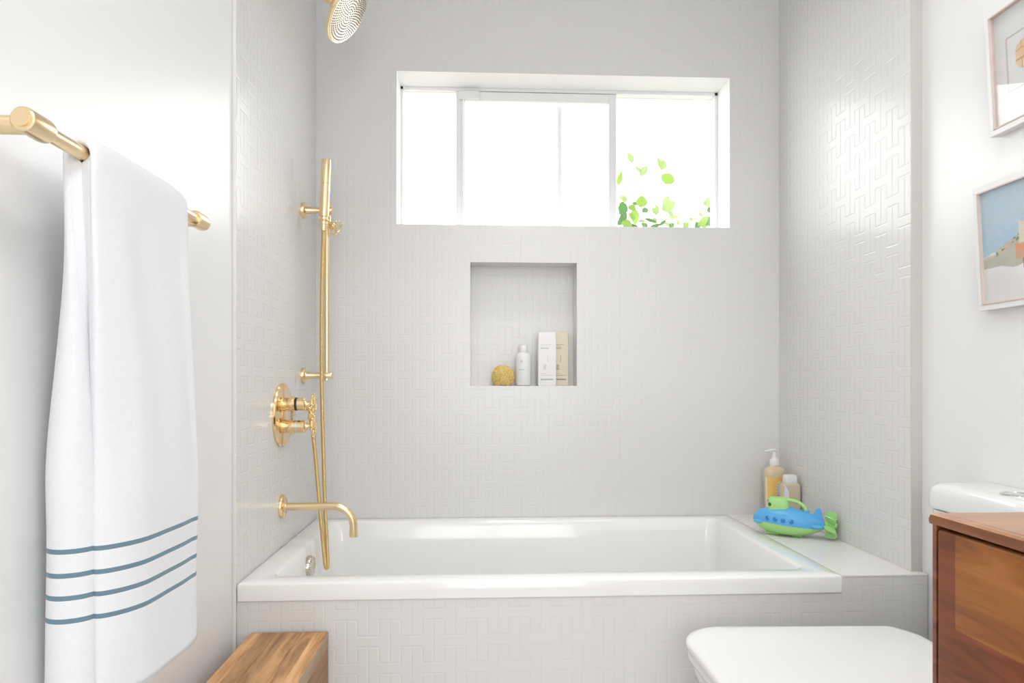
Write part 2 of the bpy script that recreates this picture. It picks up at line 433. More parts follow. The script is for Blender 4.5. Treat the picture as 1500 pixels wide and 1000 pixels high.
struct('wall_left', nbox(-0.72, XLP, YN, YB, 0, H), M['paint'])
struct('wall_right', nbox(XRP, 1.28, YN, YB, 0, H), M['paint'])
bm = bmesh.new()
box(bm, XLP, XL, YF-0.002, YB, 0, H)
struct('wall_left_tiled', bm, M['tile_y'])
bm = bmesh.new()
box(bm, XR, XRP, 1.735, YB, 0, H)
struct('wall_right_tiled', bm, M['tile_y'])
struct('trim_1', nbox(XR-0.0005, XRP, 1.7315, 1.735, ZT, H), M['edge'])
struct('trim_2', nbox(XLP, XL+0.0012, YF-0.006, YF-0.002, 0, H, bevel=0.001), M['frame_white'])
struct('ceiling', nbox(-0.72, 1.28, YN, YB+0.2, H, H+0.1), M['ceiling'])
struct('floor', nbox(-0.72, 1.28, YN, YB, -0.1, 0), M['floor'])
# wall behind the viewpoint, with an opening added to let in fill daylight
bm = bmesh.new()
RX0, RX1, RZ0, RZ1 = -0.42, 0.88, 0.55, 2.10
wall_with_holes(bm, YN, 'X', -0.72, 1.28, 0, H, [(RX0, RX1, RZ0, RZ1)])
wall_with_holes(bm, YN-0.1, 'X', -0.72, 1.28, 0, H, [(RX0, RX1, RZ0, RZ1)])
for q in ([(RX0,YN,RZ0),(RX1,YN,RZ0),(RX1,YN-0.1,RZ0),(RX0,YN-0.1,RZ0)], [(RX0,YN,RZ1),(RX1,YN,RZ1),(RX1,YN-0.1,RZ1),(RX0,YN-0.1,RZ1)],
          [(RX0,YN,RZ0),(RX0,YN,RZ1),(RX0,YN-0.1,RZ1),(RX0,YN-0.1,RZ0)], [(RX1,YN,RZ0),(RX1,YN,RZ1),(RX1,YN-0.1,RZ1),(RX1,YN-0.1,RZ0)]):
    quad(bm, q, 0)
bmesh.ops.remove_doubles(bm, verts=bm.verts, dist=1e-5)
struct('wall_rear', bm, M['paint'])
# low tiled wall under the tub and beside it, with the smooth ledge on top
bm = bmesh.new()
box(bm, XLP+0.0075, 0.929, YF+0.004, YF+0.03, 0, ZT-0.043)
box(bm, 0.929, XRP-0.002, YF+0.004, YF+0.028, 0, ZT-0.006)
struct('wall_front', bm, M['tile_x2'])
bm = bmesh.new()
box(bm, 0.9295, XR, YF+0.0285, YB, ZT-0.03, ZT, bevel=0.0015)
box(bm, 0.9295, XRP-0.002, YF+0.003, YF+0.0315, ZT-0.006, ZT, bevel=0.0015)
struct('trim_3', bm, M['stone'])

# ------------------------------------------------------------------ window (structure with parts)
bm = bmesh.new()
FY0, FY1 = 2.652, 2.705
for a in ((WX0, WX0+0.010, WZ0, WZ1), (WX1-0.012, WX1, WZ0, WZ1), (WX0, WX1, WZ1-0.012, WZ1), (WX0, WX1, WZ0, WZ0+0.010)):
    box(bm, a[0], a[1], FY0, FY1, a[2], a[3], bevel=0.001, seg=1)
win = struct('window_1', bm, M['alu'])
def wpart(name, bm, mat):
    o = obj(name, bm, mat, parent=win); return o
bm = bmesh.new(); box(bm, -0.0905, -0.063, 2.66, 2.69, WZ0+0.01, WZ1-0.012, bevel=0.002); wpart('mullion', bm, M['alu'])
bm = bmesh.new()                       # sliding sash in the middle
box(bm, -0.062, -0.056, 2.654, 2.676, WZ0+0.010, WZ1-0.014, bevel=0.001)
box(bm, 0.507, 0.538, 2.654, 2.684, WZ0+0.010, WZ1-0.014, bevel=0.002)
box(bm, -0.056, 0.507, 2.654, 2.676, WZ1-0.048, WZ1-0.014, bevel=0.002)
box(bm, -0.056, 0.507, 2.654, 2.676, WZ0+0.010, WZ0+0.014)
wpart('sash', bm, M['alu'])
bm = bmesh.new(); box(bm, -0.078, 0.0, 2.642, 2.654, WZ1-0.046, WZ1-0.016, bevel=0.002); wpart('latch', bm, M['alu'])
bm = bmesh.new(); box(bm, 0.3085, 0.325, 2.684, 2.696, WZ0+0.010, WZ1-0.048, bevel=0.002); wpart('glazing_bar', bm, M['alu'])
for a, b, y in ((WX0+0.012, -0.0905, 2.672), (-0.056, 0.507, 2.664), (0.538, WX1-0.012, 2.690)):
    bm = bmesh.new(); box(bm, a, b, y, y+0.003, WZ0+0.010, WZ1-0.012); wpart('pane', bm, M['glass'])
# added rear window frame, unseen, around the fill-light opening
bm = bmesh.new()
for a in ((RX0, RX0+0.05, RZ0, RZ1), (RX1-0.05, RX1, RZ0, RZ1), (RX0, RX1, RZ1-0.05, RZ1), (RX0, RX1, RZ0, RZ0+0.05), (0.21, 0.25, RZ0, RZ1)):
    box(bm, a[0], a[1], YN-0.08, YN-0.03, a[2], a[3])
w2 = struct('window_rear_fill', bm, M['alu'])

# ------------------------------------------------------------------ ceiling lamps added out of frame as fill light
lamp = thing('ceiling_fill_lamp', (0.33, 0.05, 2.52), 'flat square white ceiling lamp added out of view as fill light for the room', 'lamp')
obj('fill_lamp_housing', nbox(0.06, 0.60, -0.22, 0.32, 2.52, H, bevel=0.006), M['frame_white'], lamp)
lamp2 = thing('tub_fill_lamp', (0.20, 1.98, 2.535), 'small square ceiling lamp added out of view to brighten the bathtub', 'lamp')
obj('fill_lamp_housing', nbox(0.10, 0.30, 1.88, 2.08, 2.535, H, bevel=0.003), M['frame_white'], lamp2)
lamp3 = thing('toilet_fill_lamp', (0.72, 1.25, 2.535), 'small square ceiling lamp added out of view to brighten the toilet corner', 'lamp')
obj('fill_lamp_housing', nbox(0.62, 0.82, 1.15, 1.35, 2.535, H, bevel=0.003), M['frame_white'], lamp3)

# ------------------------------------------------------------------ bathtub
TX0, TX1, TY0, TY1 = XL+0.0008, 0.929, YF, YB-0.001
tub = thing('bathtub', (0.17, 2.11, 0.0), 'white built-in rectangular bathtub set behind the low tiled wall', 'bathtub')
bm = bmesh.new()
R0 = 0.004
loops = [rrect(TX0, TX1, TY0, TY1, R0, ZT-0.043), rrect(TX0, TX1, TY0, TY1, R0, ZT-0.006),
         rrect(TX0+0.002, TX1-0.002, TY0+0.002, TY1-0.002, R0, ZT-0.0018), rrect(TX0+0.006, TX1-0.006, TY0+0.006, TY1-0.006, R0, ZT)]
def inset(i, z, r): return rrect(TX0+i, TX1-i, TY0+i, TY1-i, r, z)
loops += [inset(0.062, ZT, 0.035), inset(0.067, ZT-0.002, 0.035), inset(0.071, ZT-0.010, 0.035), inset(0.078, ZT-0.09, 0.045), inset(0.092, ZT-0.30, 0.06),
          inset(0.105, ZT-0.37, 0.07), inset(0.135, ZT-0.40, 0.09), inset(0.18, ZT-0.405, 0.10)]
loft(bm, loops, cap0=False, cap1=True)
# underside shell
loft(bm, [inset(0.002, ZT-0.043, 0.004), inset(0.055, ZT-0.043, 0.04), inset(0.075, ZT-0.36, 0.07), inset(0.12, ZT-0.42, 0.09)], cap0=False, cap1=True)
obj('basin', bm, M['enamel'], tub, smooth=True, autosmooth=50)
bm = bmesh.new()
oc = Vector((XL+0.0745, 2.10, 0.462))
lathe(bm, oc, (1, 0, -0.05), [(0.0, 0.036), (0.010, 0.036), (0.013, 0.034), (0.013, 0.029), (0.0165, 0.027), (0.018, 0.0)], 40)
for k in range(10):
    a = 2*PI*k/10
    box(bm, oc.x+0.002, oc.x+0.0155, oc.y+0.0345*math.cos(a)-0.002, oc.y+0.0345*math.cos(a)+0.002, oc.z+0.0345*math.sin(a)-0.002, oc.z+0.0345*math.sin(a)+0.002)
o = obj('overflow_cover', bm, M['chrome'], tub, smooth=True); o['label'] = 'round brushed metal overflow cover'
bm = nlathe((-0.33, 2.11, ZT-0.405), (0, 0, 1), [(0, 0.035), (0.004, 0.035), (0.006, 0.03), (0.006, 0)], 28)
obj('drain', bm, M['chrome'], tub, smooth=True)

# ------------------------------------------------------------------ slide bar, hand shower and hose
def cyl(bm, a, b, r, n=24, mi=0, bev=0.0):
    a = Vector(a); b = Vector(b); L = (b-a).length
    pr = [(0, r), (L, r)] if not bev else [(0, r-bev), (bev, r), (L-bev, r), (L, r-bev)]
    lathe(bm, a, b-a, pr, n, mi)
BX, BY = -0.5135, 2.33
Zt, Zb = 1.604, 1.048
sb = thing('slide_bar', (BX, BY, Zb-0.02), 'tall brass slide bar on two wall posts, beside the window wall corner', 'shower rail')
obj('bar', nlathe((BX, BY, Zb-0.017), (0, 0, 1), [(0, 0.0075), (0.001, 0.0085), (Zt-Zb+0.033, 0.0085), (Zt-Zb+0.034, 0.0075)], 24), M['brass_soft'], sb, smooth=True)
for z in (Zt, Zb):
    bm = bmesh.new()
    lathe(bm, (XL, BY, z), (1, 0, 0), [(0, 0.0265), (0.008, 0.0265), (0.011, 0.024), (0.012, 0.0135), (0.016, 0.0115), (0.066, 0.0100), (0.068, 0.0125), (0.098, 0.0125), (0.100, 0.011), (0.101, 0.0)], 32)
    obj('wall_post', bm, M['brass_soft'], sb, smooth=True)
# slider with its clamping wheel
ZS = 1.565
bm = bmesh.new()
lathe(bm, (BX, BY, ZS-0.022), (0, 0, 1), [(0, 0.013), (0.002, 0.0145), (0.042, 0.0145), (0.044, 0.013)], 24)
cyl(bm, (BX, BY, ZS-0.004), (BX-0.006, BY-0.052, ZS+0.002), 0.0085)
holder = obj('slider', bm, M['brass'], sb, smooth=True)
kd = Vector((0.80, -0.25, -0.52)).normalized()
bm = bmesh.new()
kc = Vector((BX, BY, ZS))
lathe(bm, kc, kd, [(0.008, 0.0075), (0.020, 0.0105), (0.034, 0.0125), (0.037, 0.0110), (0.041, 0.0060), (0.043, 0.0)], 20)
wc = kc + kd*0.041
torus(bm, wc, kd, 0.0255, 0.0026, 40, 8)
_, ka, kb = basis(kd)
for k in range(4):
    a = PI/4 + k*PI/2; o = ka*math.cos(a) + kb*math.sin(a)
    cyl(bm, wc, wc + o*0.0255, 0.0020, 10); sphere(bm, wc + o*0.0285, 0.0032, u=10, v=8)
obj('clamp_wheel', bm, M['brass'], sb, smooth=True)

hs0 = P(474.0, 338, 2.275); hs1 = P(478.2, 233, 2.255)
hs = thing('hand_shower', hs0, 'slim brass stick hand shower clipped to the slide bar', 'hand shower')
ax = (hs1-hs0); Lh = ax.length
bm = nlathe(hs0, ax, [(0.045, 0.0135), (0.047, 0.0158), (0.150, 0.0158), (0.1505, 0.0148), (0.1525, 0.0148), (0.153, 0.0158), (Lh-0.004, 0.0155), (Lh-0.001, 0.014), (Lh, 0.0)], 32)
obj('handle', bm, M['brass_soft'], hs, smooth=True)
bm = nlathe(hs0, ax, [(0.0, 0.0080), (0.001, 0.0100), (0.020, 0.0105), (0.022, 0.0125), (0.046, 0.0125)], 32)
obj('hose_nut', bm, M['brass'], hs, smooth=True)
bm = bmesh.new()
nrm = Vector((0.1, -1, 0.0)).normalized()
# cradle ring joining the slider
torus(bm, hs0 + ax.normalized()*0.034, ax, 0.0145, 0.003, 28, 8)
obj('cradle', bm, M['brass'], sb, smooth=True)

OUT = Vector((-0.533, 2.205, 0.945))
hp = [hs0 + Vector((0, 0, 0.004)), P(472.6, 380, 2.282), P(471.2, 450, 2.28), P(471.2, 560, 2.272), P(473.2, 650, 2.262), P(476, 740, 2.24), P(479.2, 805, 2.222), P(479.8, 829, 2.212),
      P(477.0, 829, 2.206), P(474.2, 805, 2.204), P(468.2, 740, 2.203), P(462.2, 670, 2.204), OUT + Vector((0, 0, -0.052))]
hs_pts = spline(hp, 60)
# resample evenly so that the ribs are regular
acc = [0]
for a, b in zip(hs_pts, hs_pts[1:]): acc.append(acc[-1] + (b-a).length)
n_ = int(acc[-1]/0.0013); res = []; j = 0
for i in range(n_+1):
    s = acc[-1]*i/n_
    while j < len(acc)-2 and acc[j+1] < s: j += 1
    t = (s-acc[j])/max(1e-9, acc[j+1]-acc[j]); res.append(hs_pts[j].lerp(hs_pts[j+1], t))
bm = ntube(res, [0.0066 if i % 3 else 0.0056 for i in range(len(res))], 10)
o = obj('shower_hose', bm, M['brass_dark'], smooth=True, autosmooth=70)
tag(o, 'long ribbed brass hose looping from the hand shower down into the tub', 'hose')
hol = thing('hose_outlet', (XL, OUT.y, OUT.z), 'brass wall elbow half hidden behind the valve handles, feeding the ribbed hose', 'pipe elbow')
bm = nlathe((XL, OUT.y, OUT.z), (1, 0, 0), [(0, 0.026), (0.006, 0.026), (0.008, 0.022), (0.009, 0.011)], 32)
obj('flange', bm, M['brass'], hol, smooth=True)
pts = [Vector((XL+0.006, OUT.y, OUT.z)), Vector((OUT.x-0.022, OUT.y, OUT.z))] + [Vector((OUT.x-0.018+0.018*math.sin(a), OUT.y, OUT.z-0.018+0.018*math.cos(a))) for a in [PI/2*k/6 for k in range(1, 7)]] + [Vector((OUT.x, OUT.y, OUT.z-0.026))]
obj('elbow', ntube(pts, 0.0105, 20), M['brass'], hol, smooth=True)
obj('nut', nlathe((OUT.x, OUT.y, OUT.z-0.020), (0, 0, -1), [(0, 0.0115), (0.001, 0.0125), (0.018, 0.0125), (0.020, 0.009), (0.032, 0.0085)], 6), M['brass_dark'], hol)

# ------------------------------------------------------------------ mixer valve
VY, VZ = 2.085, 0.926
mv = thing('shower_valve', (XL, VY, VZ-0.096), 'round brass shower valve plate with two wheel handles above the bath spout', 'valve')
obj('plate', nlathe((XL, VY, VZ), (1, 0, 0), [(0, 0.096), (0.005, 0.096), (0.009, 0.0935), (0.0105, 0.089), (0.0105, 0)], 72), M['brass'], mv, smooth=True, autosmooth=30)
for dz, dark in ((0.033, True), (-0.034, False)):
    c = Vector((XL+0.0095, VY, VZ+dz))
    bm = nlathe(c, (1, 0, 0), [(0, 0.021), (0.006, 0.021), (0.0062, 0.0185), (0.018, 0.0185), (0.0182, 0.021), (0.021, 0.021), (0.0212, 0.0245), (0.028, 0.0245), (0.0285, 0.0195), (0.032, 0.0195),
                               (0.032, 0.0190), (0.0405, 0.0190), (0.0405, 0.0195), (0.060, 0.0195), (0.062, 0.018), (0.063, 0.012), (0.068, 0.0095), (0.078, 0.0095), (0.082, 0.0125), (0.092, 0.0115), (0.094, 0.0)], 40)
    h = obj('handle', bm, M['brass'], mv, smooth=True, autosmooth=35)
    o = obj('ring', nlathe(c + Vector((0.0325, 0, 0)), (1, 0, 0), [(0, 0.0193), (0.0005, 0.0198), (0.007, 0.0198), (0.0075, 0.0193)], 40), M['black'] if dark else M['steel'], h, smooth=True)
    o['label'] = 'black ring' if dark else 'chrome ring'
    bm = bmesh.new()
    wc = c + Vector((0.087, 0, 0))
    torus(bm, wc, (1, 0, 0), 0.0275, 0.0036, 48, 8)
    for k in range(6):
        a = k*PI/3 + 0.25; o = Vector((0, math.cos(a), math.sin(a)))
        cyl(bm, wc, wc + o*0.028, 0.003, 10); sphere(bm, wc + o*0.0315, 0.0042, u=10, v=8)
    obj('wheel', bm, M['brass'], h, smooth=True)

# ------------------------------------------------------------------ bath spout
SZ = 0.651
sp = thing('bath_spout', (XL, VY, SZ-0.036), 'curved brass bath spout on the tiled wall over the tub rim', 'spout')
obj('flange', nlathe((XL, VY, SZ), (1, 0, 0), [(0, 0.036), (0.005, 0.036), (0.0085, 0.0345), (0.010, 0.031), (0.010, 0.0)], 48), M['brass'], sp, smooth=True, autosmooth=30)
cr_ = 0.062; xe = -0.379
pts = [Vector((XL+0.012, VY, SZ)), Vector((XL+0.05, VY, SZ)), Vector((XL+0.10, VY, SZ)), Vector((xe-cr_-0.01, VY, SZ))]
pts += [Vector((xe-cr_ + cr_*math.sin(a), VY, SZ-cr_ + cr_*math.cos(a))) for a in [PI/2*k/14 for k in range(15)]] + [Vector((xe, VY, SZ-cr_-0.014)), Vector((xe, VY, SZ-cr_-0.0142)), Vector((xe, VY, SZ-cr_-0.031))]
rr = [0.0118]*(len(pts)-3) + [0.0122, 0.0132, 0.0132]
bm = bmesh.new(); tube(bm, pts, rr, 28)
lathe(bm, (XL+0.009, VY, SZ), (1, 0, 0), [(0, 0.0145), (0.003, 0.0145), (0.004, 0.0125), (0.006, 0.0118)], 28)
obj('pipe', bm, M['brass_soft'], sp, smooth=True)

# ------------------------------------------------------------------ shower head
hc = Vector((-0.395, 2.085, 2.135)); hn = Vector((0.80, -0.06, -0.60)).normalized()
sh = thing('rain_shower', (XL, VY, 2.12), 'large round brass rain shower head tilted on a short arm, high on the left', 'shower head')
obj('flange', nlathe((XL, VY, 2.215), (1, 0, 0), [(0, 0.030), (0.005, 0.030), (0.008, 0.028), (0.009, 0.012)], 40), M['brass'], sh, smooth=True)
nk = hc - hn*0.055
pts = spline([(XL+0.006, VY, 2.215), (XL+0.06, VY, 2.222), (XL+0.105, VY, 2.208), nk], 8)
obj('arm', ntube(pts, 0.0105, 20), M['brass'], sh, smooth=True)
bm = nlathe(hc, -hn, [(0.0, 0.0895), (0.001, 0.0920), (0.007, 0.0925), (0.010, 0.0905), (0.016, 0.060), (0.022, 0.026), (0.030, 0.018), (0.034, 0.0175), (0.040, 0.0195), (0.052, 0.019), (0.058, 0.013), (0.060, 0)], 64)
obj('body', bm, M['brass'], sh, smooth=True, autosmooth=35)
bm = nlathe(hc, hn, [(-0.001, 0.0885), (0.0012, 0.0882), (0.0018, 0.086), (0.0018, 0)], 64)
face = obj('spray_face', bm, M['brass_face'], sh, smooth=True, autosmooth=30)
bm = bmesh.new(); _, ha, hb = basis(hn)
for ring in range(1, 10):
    k_ = ring*7
    for k in range(k_):
        a = 2*PI*k/k_ + ring*0.4
        c = hc + (ha*math.cos(a) + hb*math.sin(a))*(0.0088*ring)
        lathe(bm, c + hn*0.0015, hn, [(0, 0.0019), (0.0022, 0.0015)], 6)
o = obj('nozzles', bm, M['nozzle'], face); o['kind'] = 'stuff'

# ------------------------------------------------------------------ towel rail
RXB, RZB = -0.520, 1.322
rail = thing('towel_rail', (XLP, 1.05, RZB-0.02), 'satin brass towel bar with round end posts on the left wall', 'towel rail')
obj('bar', nlathe((RXB, 0.80, RZB), (0, 1, 0), [(0, 0.0092), (0.505, 0.0092)], 28), M['brass_soft'], rail, smooth=True)
for y in (0.824, 1.292):
    bm = bmesh.new()
    s = -1 if y < 1 else 1
    lathe(bm, (RXB, y-0.022, RZB), (0, 1, 0), [(0, 0.0), (0.0002, 0.0125), (0.0015, 0.0142), (0.004, 0.0148), (0.038, 0.0148), (0.0435, 0.0138), (0.044, 0.0)], 36)
    lathe(bm, (XLP, y, RZB), (1, 0, 0), [(0, 0.026), (0.006, 0.026), (0.008, 0.024), (0.009, 0.0108), (0.074, 0.0108)], 32)
    obj('end_post', bm, M['brass_soft'], rail, smooth=True, autosmooth=35)

# ------------------------------------------------------------------ towel
def smooth01(t): t = max(0, min(1, t)); return t*t*(3-2*t)
def interp(pts, s):
    """catmull-rom in plan, s in 0..1"""
    n = len(pts)-1; f = s*n; i = min(int(f), n-1); t = f-i
    g = lambda k: Vector(pts[max(0, min(n, k))])
    p0, p1, p2, p3 = g(i-1), g(i), g(i+1), g(i+2)
    return 0.5*((2*p1) + (p2-p0)*t + (2*p0-5*p1+4*p2-p3)*t*t + (3*p1-p0-3*p2+p3)*t**3)
front_lo = [(-0.545, 0.985), (-0.525, 0.960), (-0.514, 0.956), (-0.494, 0.982), (-0.481, 1.012), (-0.4745, 1.055), (-0.473, 1.11), (-0.474, 1.15), (-0.481, 1.185), (-0.505, 1.205)]
back_lo = [(-0.535, 0.985), (-0.525, 0.960), (-0.535, 0.941), (-0.558, 0.934), (-0.580, 0.946), (-0.590, 0.985), (-0.591, 1.05), (-0.590, 1.12), (-0.588, 1.17), (-0.565, 1.200)]
front_hi = [(-0.505, 0.924), (-0.5055, 0.918), (-0.502, 0.920), (-0.498, 0.935), (-0.495, 0.97), (-0.4945, 1.02), (-0.4945, 1.08), (-0.495, 1.14), (-0.498, 1.185), (-0.510, 1.203)]
back_hi = [(-0.535, 0.924), (-0.5345, 0.918), (-0.541, 0.920), (-0.547, 0.935), (-0.549, 0.97), (-0.549, 1.02), (-0.549, 1.08), (-0.549, 1.14), (-0.546, 1.185), (-0.530, 1.203)]
STR = [0.797, 0.765, 0.735, 0.7045]; SW = 0.0033
zrows = []
for a in STR: zrows += [a+SW, a-SW]
hem = 0.598
def fill(z0, z1, step):
    n = max(1, round(abs(z1-z0)/step)); return [z0 + (z1-z0)*k/n for k in range(n)]
down = []
ks = [RZB-0.004] + zrows + [hem]
for a, b in zip(ks, ks[1:]): down += fill(a, b, 0.009)
down.append(hem)
rad = 0.0145
cols = 90
def towel_pt(side, s, z):
    """side +1 front, -1 wall side"""
    top = interp(front_hi if side > 0 else back_hi, s)
    lo = interp(front_lo if side > 0 else back_lo, s)
    t = (RZB - z)/(RZB-0.80)
    wgt = smooth01(t*1.15) if t > 0 else 0
    p = top.lerp(lo, wgt)
    n_ = noise.noise(Vector((s*5, z*4, side*3.1)))*0.004*min(1, t*3) if t > 0 else 0
    n_ += math.sin(s*17 + 1.2*z*3 + (0 if side > 0 else 2))*0.0012*min(1, max(0, t)*2)*smooth01(s*4)
    x = p.x + side*n_
    seam = max(0, 1-s/0.10)*smooth01(t/0.02)
    x = x*(1-seam) + (p.x*0.0 + (-0.521 - 0.004*wgt))*seam
    if side > 0 and t > 0:      # long soft folds running down the front
        x += 0.003*math.exp(-((s-0.42)/0.07)**2)*min(1, t*4)
        x -= 0.003*math.exp(-((s-0.55-0.03*t)/0.06)**2)*min(1, t*4)
        x += 0.005*math.exp(-((s-0.84+0.03*t)/0.035)**2)*min(1, t*4)*(1-smooth01(t-0.7))
    x = max(x, XLP+0.008)
    dz = -0.006*math.sin(s*3.1)*wgt
    return Vector((x, p.y + 0.004*noise.noise(Vector((z*6, s*2, side)))*wgt, z + (dz if z < 0.7 else 0)))
def arch(s):       # how far the bunched cloth stands above the bar
    return interp([(0.0155, 0), (0.0185, 0), (0.023, 0), (0.026, 0), (0.028, 0), (0.029, 0), (0.030, 0), (0.031, 0), (0.028, 0), (0.0165, 0)], s).x
rows = []; isstripe = []
def in_stripe(z): return any(abs(z-a) < SW+1e-6 for a in STR)
for z in reversed(down): rows.append([towel_pt(-1, c/cols, z) for c in range(cols+1)]); isstripe.append(z)
for k in range(1, 12):
    a = PI*k/12; row = []
    for c in range(cols+1):
        q = c/cols; f_, b_ = interp(front_hi, q), interp(back_hi, q)
        m_ = (f_+b_)/2; hw = (f_-b_)/2
        row.append(Vector((m_.x - hw.x*math.cos(a), m_.y, RZB-0.004 + arch(q)*math.sin(a)**0.9)))
    rows.append(row); isstripe.append(9)
for z in down: rows.append([towel_pt(1, c/cols, z) for c in range(cols+1)]); isstripe.append(z)
bm = bmesh.new()
vr = [[bm.verts.new(p) for p in r] for r in rows]
for i in range(len(vr)-1):
    za, zb = isstripe[i], isstripe[i+1]
    st = in_stripe((za+zb)/2) if za < 2 and zb < 2 else False
    for c in range(cols):
        f = bm.faces.new((vr[i][c], vr[i][c+1], vr[i+1][c+1], vr[i+1][c])); f.material_index = 1 if st else 0
bmesh.ops.recalc_face_normals(bm, faces=bm.faces)
tw = obj('bath_towel', bm, [M['terry'], M['stripe']], smooth=True, autosmooth=180)
md = tw.modifiers.new('thickness', 'SOLIDIFY'); md.thickness = 0.005; md.offset = 0
tag(tw, 'white terry bath towel with four blue stripes hanging over the brass towel bar', 'towel')

# ------------------------------------------------------------------ things in the niche
nz = NZ0 + 0.0004
bt = thing('bottle', (0.166, 2.558, nz), 'small white round-shouldered bottle in the niche, between sponge and cartons', 'bottle')
bm = nlathe((0.166, 2.558, nz), (0, 0, 1), [(0, 0.0), (0.0, 0.024), (0.002, 0.0275), (0.007, 0.0300), (0.104, 0.0300), (0.112, 0.0285), (0.119, 0.024), (0.123, 0.018), (0.124, 0.013)], 40)
obj('body', bm, M['white_plastic'], bt, smooth=True, autosmooth=60)
bm = nlathe((0.166, 2.558, nz+0.122), (0, 0, 1), [(0, 0.0155), (0.001, 0.0160), (0.028, 0.0158), (0.0305, 0.0140), (0.031, 0)], 32)
obj('cap', bm, M['white_plastic'], bt, smooth=True)
def mark_on_cyl(bm, c, r, x0, x1, z0, z1, mi=0, n=6):
    """a patch lying on the front (camera side) of an upright cylinder"""
    vs0 = []; vs1 = []
    for k in range(n+1):
        x = x0 + (x1-x0)*k/n; y = -math.sqrt(max(0, r*r-x*x))
        vs0.append(bm.verts.new((c[0]+x, c[1]+y, z0))); vs1.append(bm.verts.new((c[0]+x, c[1]+y, z1)))
    for k in range(n): bm.faces.new((vs0[k], vs0[k+1], vs1[k+1], vs1[k])).material_index = mi
c = (0.166, 2.558); r = 0.0303
bm = bmesh.new()
mark_on_cyl(bm, c, r, -0.019, 0.001, nz+0.0590, nz+0.0605, 0); mark_on_cyl(bm, c, r, -0.019, 0.000, nz+0.0480, nz+0.0488, 1)
obj('lettering', bm, [M['ink'], M['ink_pale']], bt)
bm = bmesh.new()
mark_on_cyl(bm, c, r, -0.018, -0.006, nz+0.0200, nz+0.0208, 1); mark_on_cyl(bm, c, r, -0.018, -0.009, nz+0.0130, nz+0.0136, 1)
obj('lettering', bm, [M['ink'], M['ink_pale']], bt)
bm = bmesh.new()
for k in range(-4, 5):
    hw = 0.0047*math.sqrt(max(0.02, 1-(k/4.6)**2)); mark_on_cyl(bm, c, r, -0.0085-hw, -0.0085+hw, nz+0.0905+k*0.00105, nz+0.0905+k*0.00105+0.0007, 0, 4)
obj('emblem', bm, [M['ink_pale']], bt)

def carton(name, x0, x1, y0, y1, hgt, mat, label, inks, flip=0):
    t = thing(name, ((x0+x1)/2, (y0+y1)/2, nz), label, 'carton', None)
    bm = bmesh.new()
    i = 0.0012
    loft(bm, [rrect(x0+i, x1-i, y0+i, y1-i, 0.003, nz), rrect(x0, x1, y0, y1, 0.004, nz+0.004), rrect(x0, x1, y0, y1, 0.004, nz+hgt*0.80),
              rrect(x0+0.0012, x1-0.0012, y0+0.003, y1-0.003, 0.004, nz+hgt-0.002), rrect(x0+0.003, x1-0.003, y0+0.005, y1-0.005, 0.004, nz+hgt)])
    obj('body', bm, mat, t, smooth=True, autosmooth=35)
    bm = bmesh.new(); yy = y0-0.0004; W = x1-x0
    def strip(a, b, z0, z1, mi):
        # short dashes make up each printed line
        box(bm, x0+a*W, x0+b*W, yy, yy+0.0003, nz+z0*hgt, nz+z1*hgt, mi)
    def dashes(a, b, z0, z1, mi, step):
        rnd = random.Random(int(a*100+z0*1000)); p = a
        while p < b:
            q = min(b, p + step*rnd.uniform(0.6, 1.3)); strip(p, q, z0, z1, mi); p = q + step*0.28
    dashes(0.14, 0.72, 0.757, 0.767, 1, 0.05); dashes(0.14, 0.55, 0.728, 0.736, 1, 0.05)
    dashes(0.14, 0.58, 0.690, 0.704, 0, 0.055)
    obj('lettering', bm, inks, t); bm = bmesh.new()
    for k in range(7): strip(0.52, 0.555, 0.44+0.018*k, 0.452+0.018*k, 1)
    for k in range(5): strip(0.28+0.02*(k % 2), 0.46-0.03*(k % 3), 0.30+0.02*k, 0.312+0.02*k, 1)
    obj('emblem', bm, inks, t); bm = bmesh.new()
    dashes(0.14, 0.44, 0.225, 0.233, 1, 0.05); dashes(0.14, 0.82, 0.190, 0.199, 1, 0.045)
    dashes(0.14, 0.84, 0.105, 0.130, 0, 0.07)
    obj('lettering', bm, inks, t)
    return t
carton('shampoo_carton', 0.2185, 0.2865, 2.5275, 2.5635, 0.200, M['carton_white'], 'tall white printed carton in front, overlapping the cream one in the niche', [M['ink'], M['ink_pale']])
carton('shampoo_carton', 0.2720, 0.3385, 2.5700, 2.6080, 0.2035, M['carton_cream'], 'cream printed carton at the right end of the niche, behind the white one', [M['ink_dark'], M['ink_brown']])
# sponge
bm = bmesh.new()
bmesh.ops.create_icosphere(bm, subdivisions=6, radius=1)
for v in bm.verts:
    n0 = v.co.normalized()
    k = 1 + 0.10*noise.noise(n0*1.7 + Vector((3, 1, 2))) + 0.05*noise.noise(n0*4)
    pit = noise.noise(n0*9); k -= 0.09*max(0, pit-0.15)/0.5; pit2 = noise.noise(n0*20+Vector((5,5,5))); k -= 0.30*max(0, pit2-0.12)
    p = Vector((n0.x*0.0415*k, n0.y*0.034*k, n0.z*0.047*k))
    if n0.z < 0: p.x *= 1 + 0.12*(-n0.z)
    p.z = max(p.z + 0.033, 0.0)
    if p.z < 0.04: p.x *= 1.0
    v.co = p + Vector((0.089, 2.560, nz))
o = obj('sea_sponge', bm, M['sponge'], smooth=True, autosmooth=180)
tag(o, 'yellow natural bath sponge with pores at the left end of the niche floor', 'sponge')

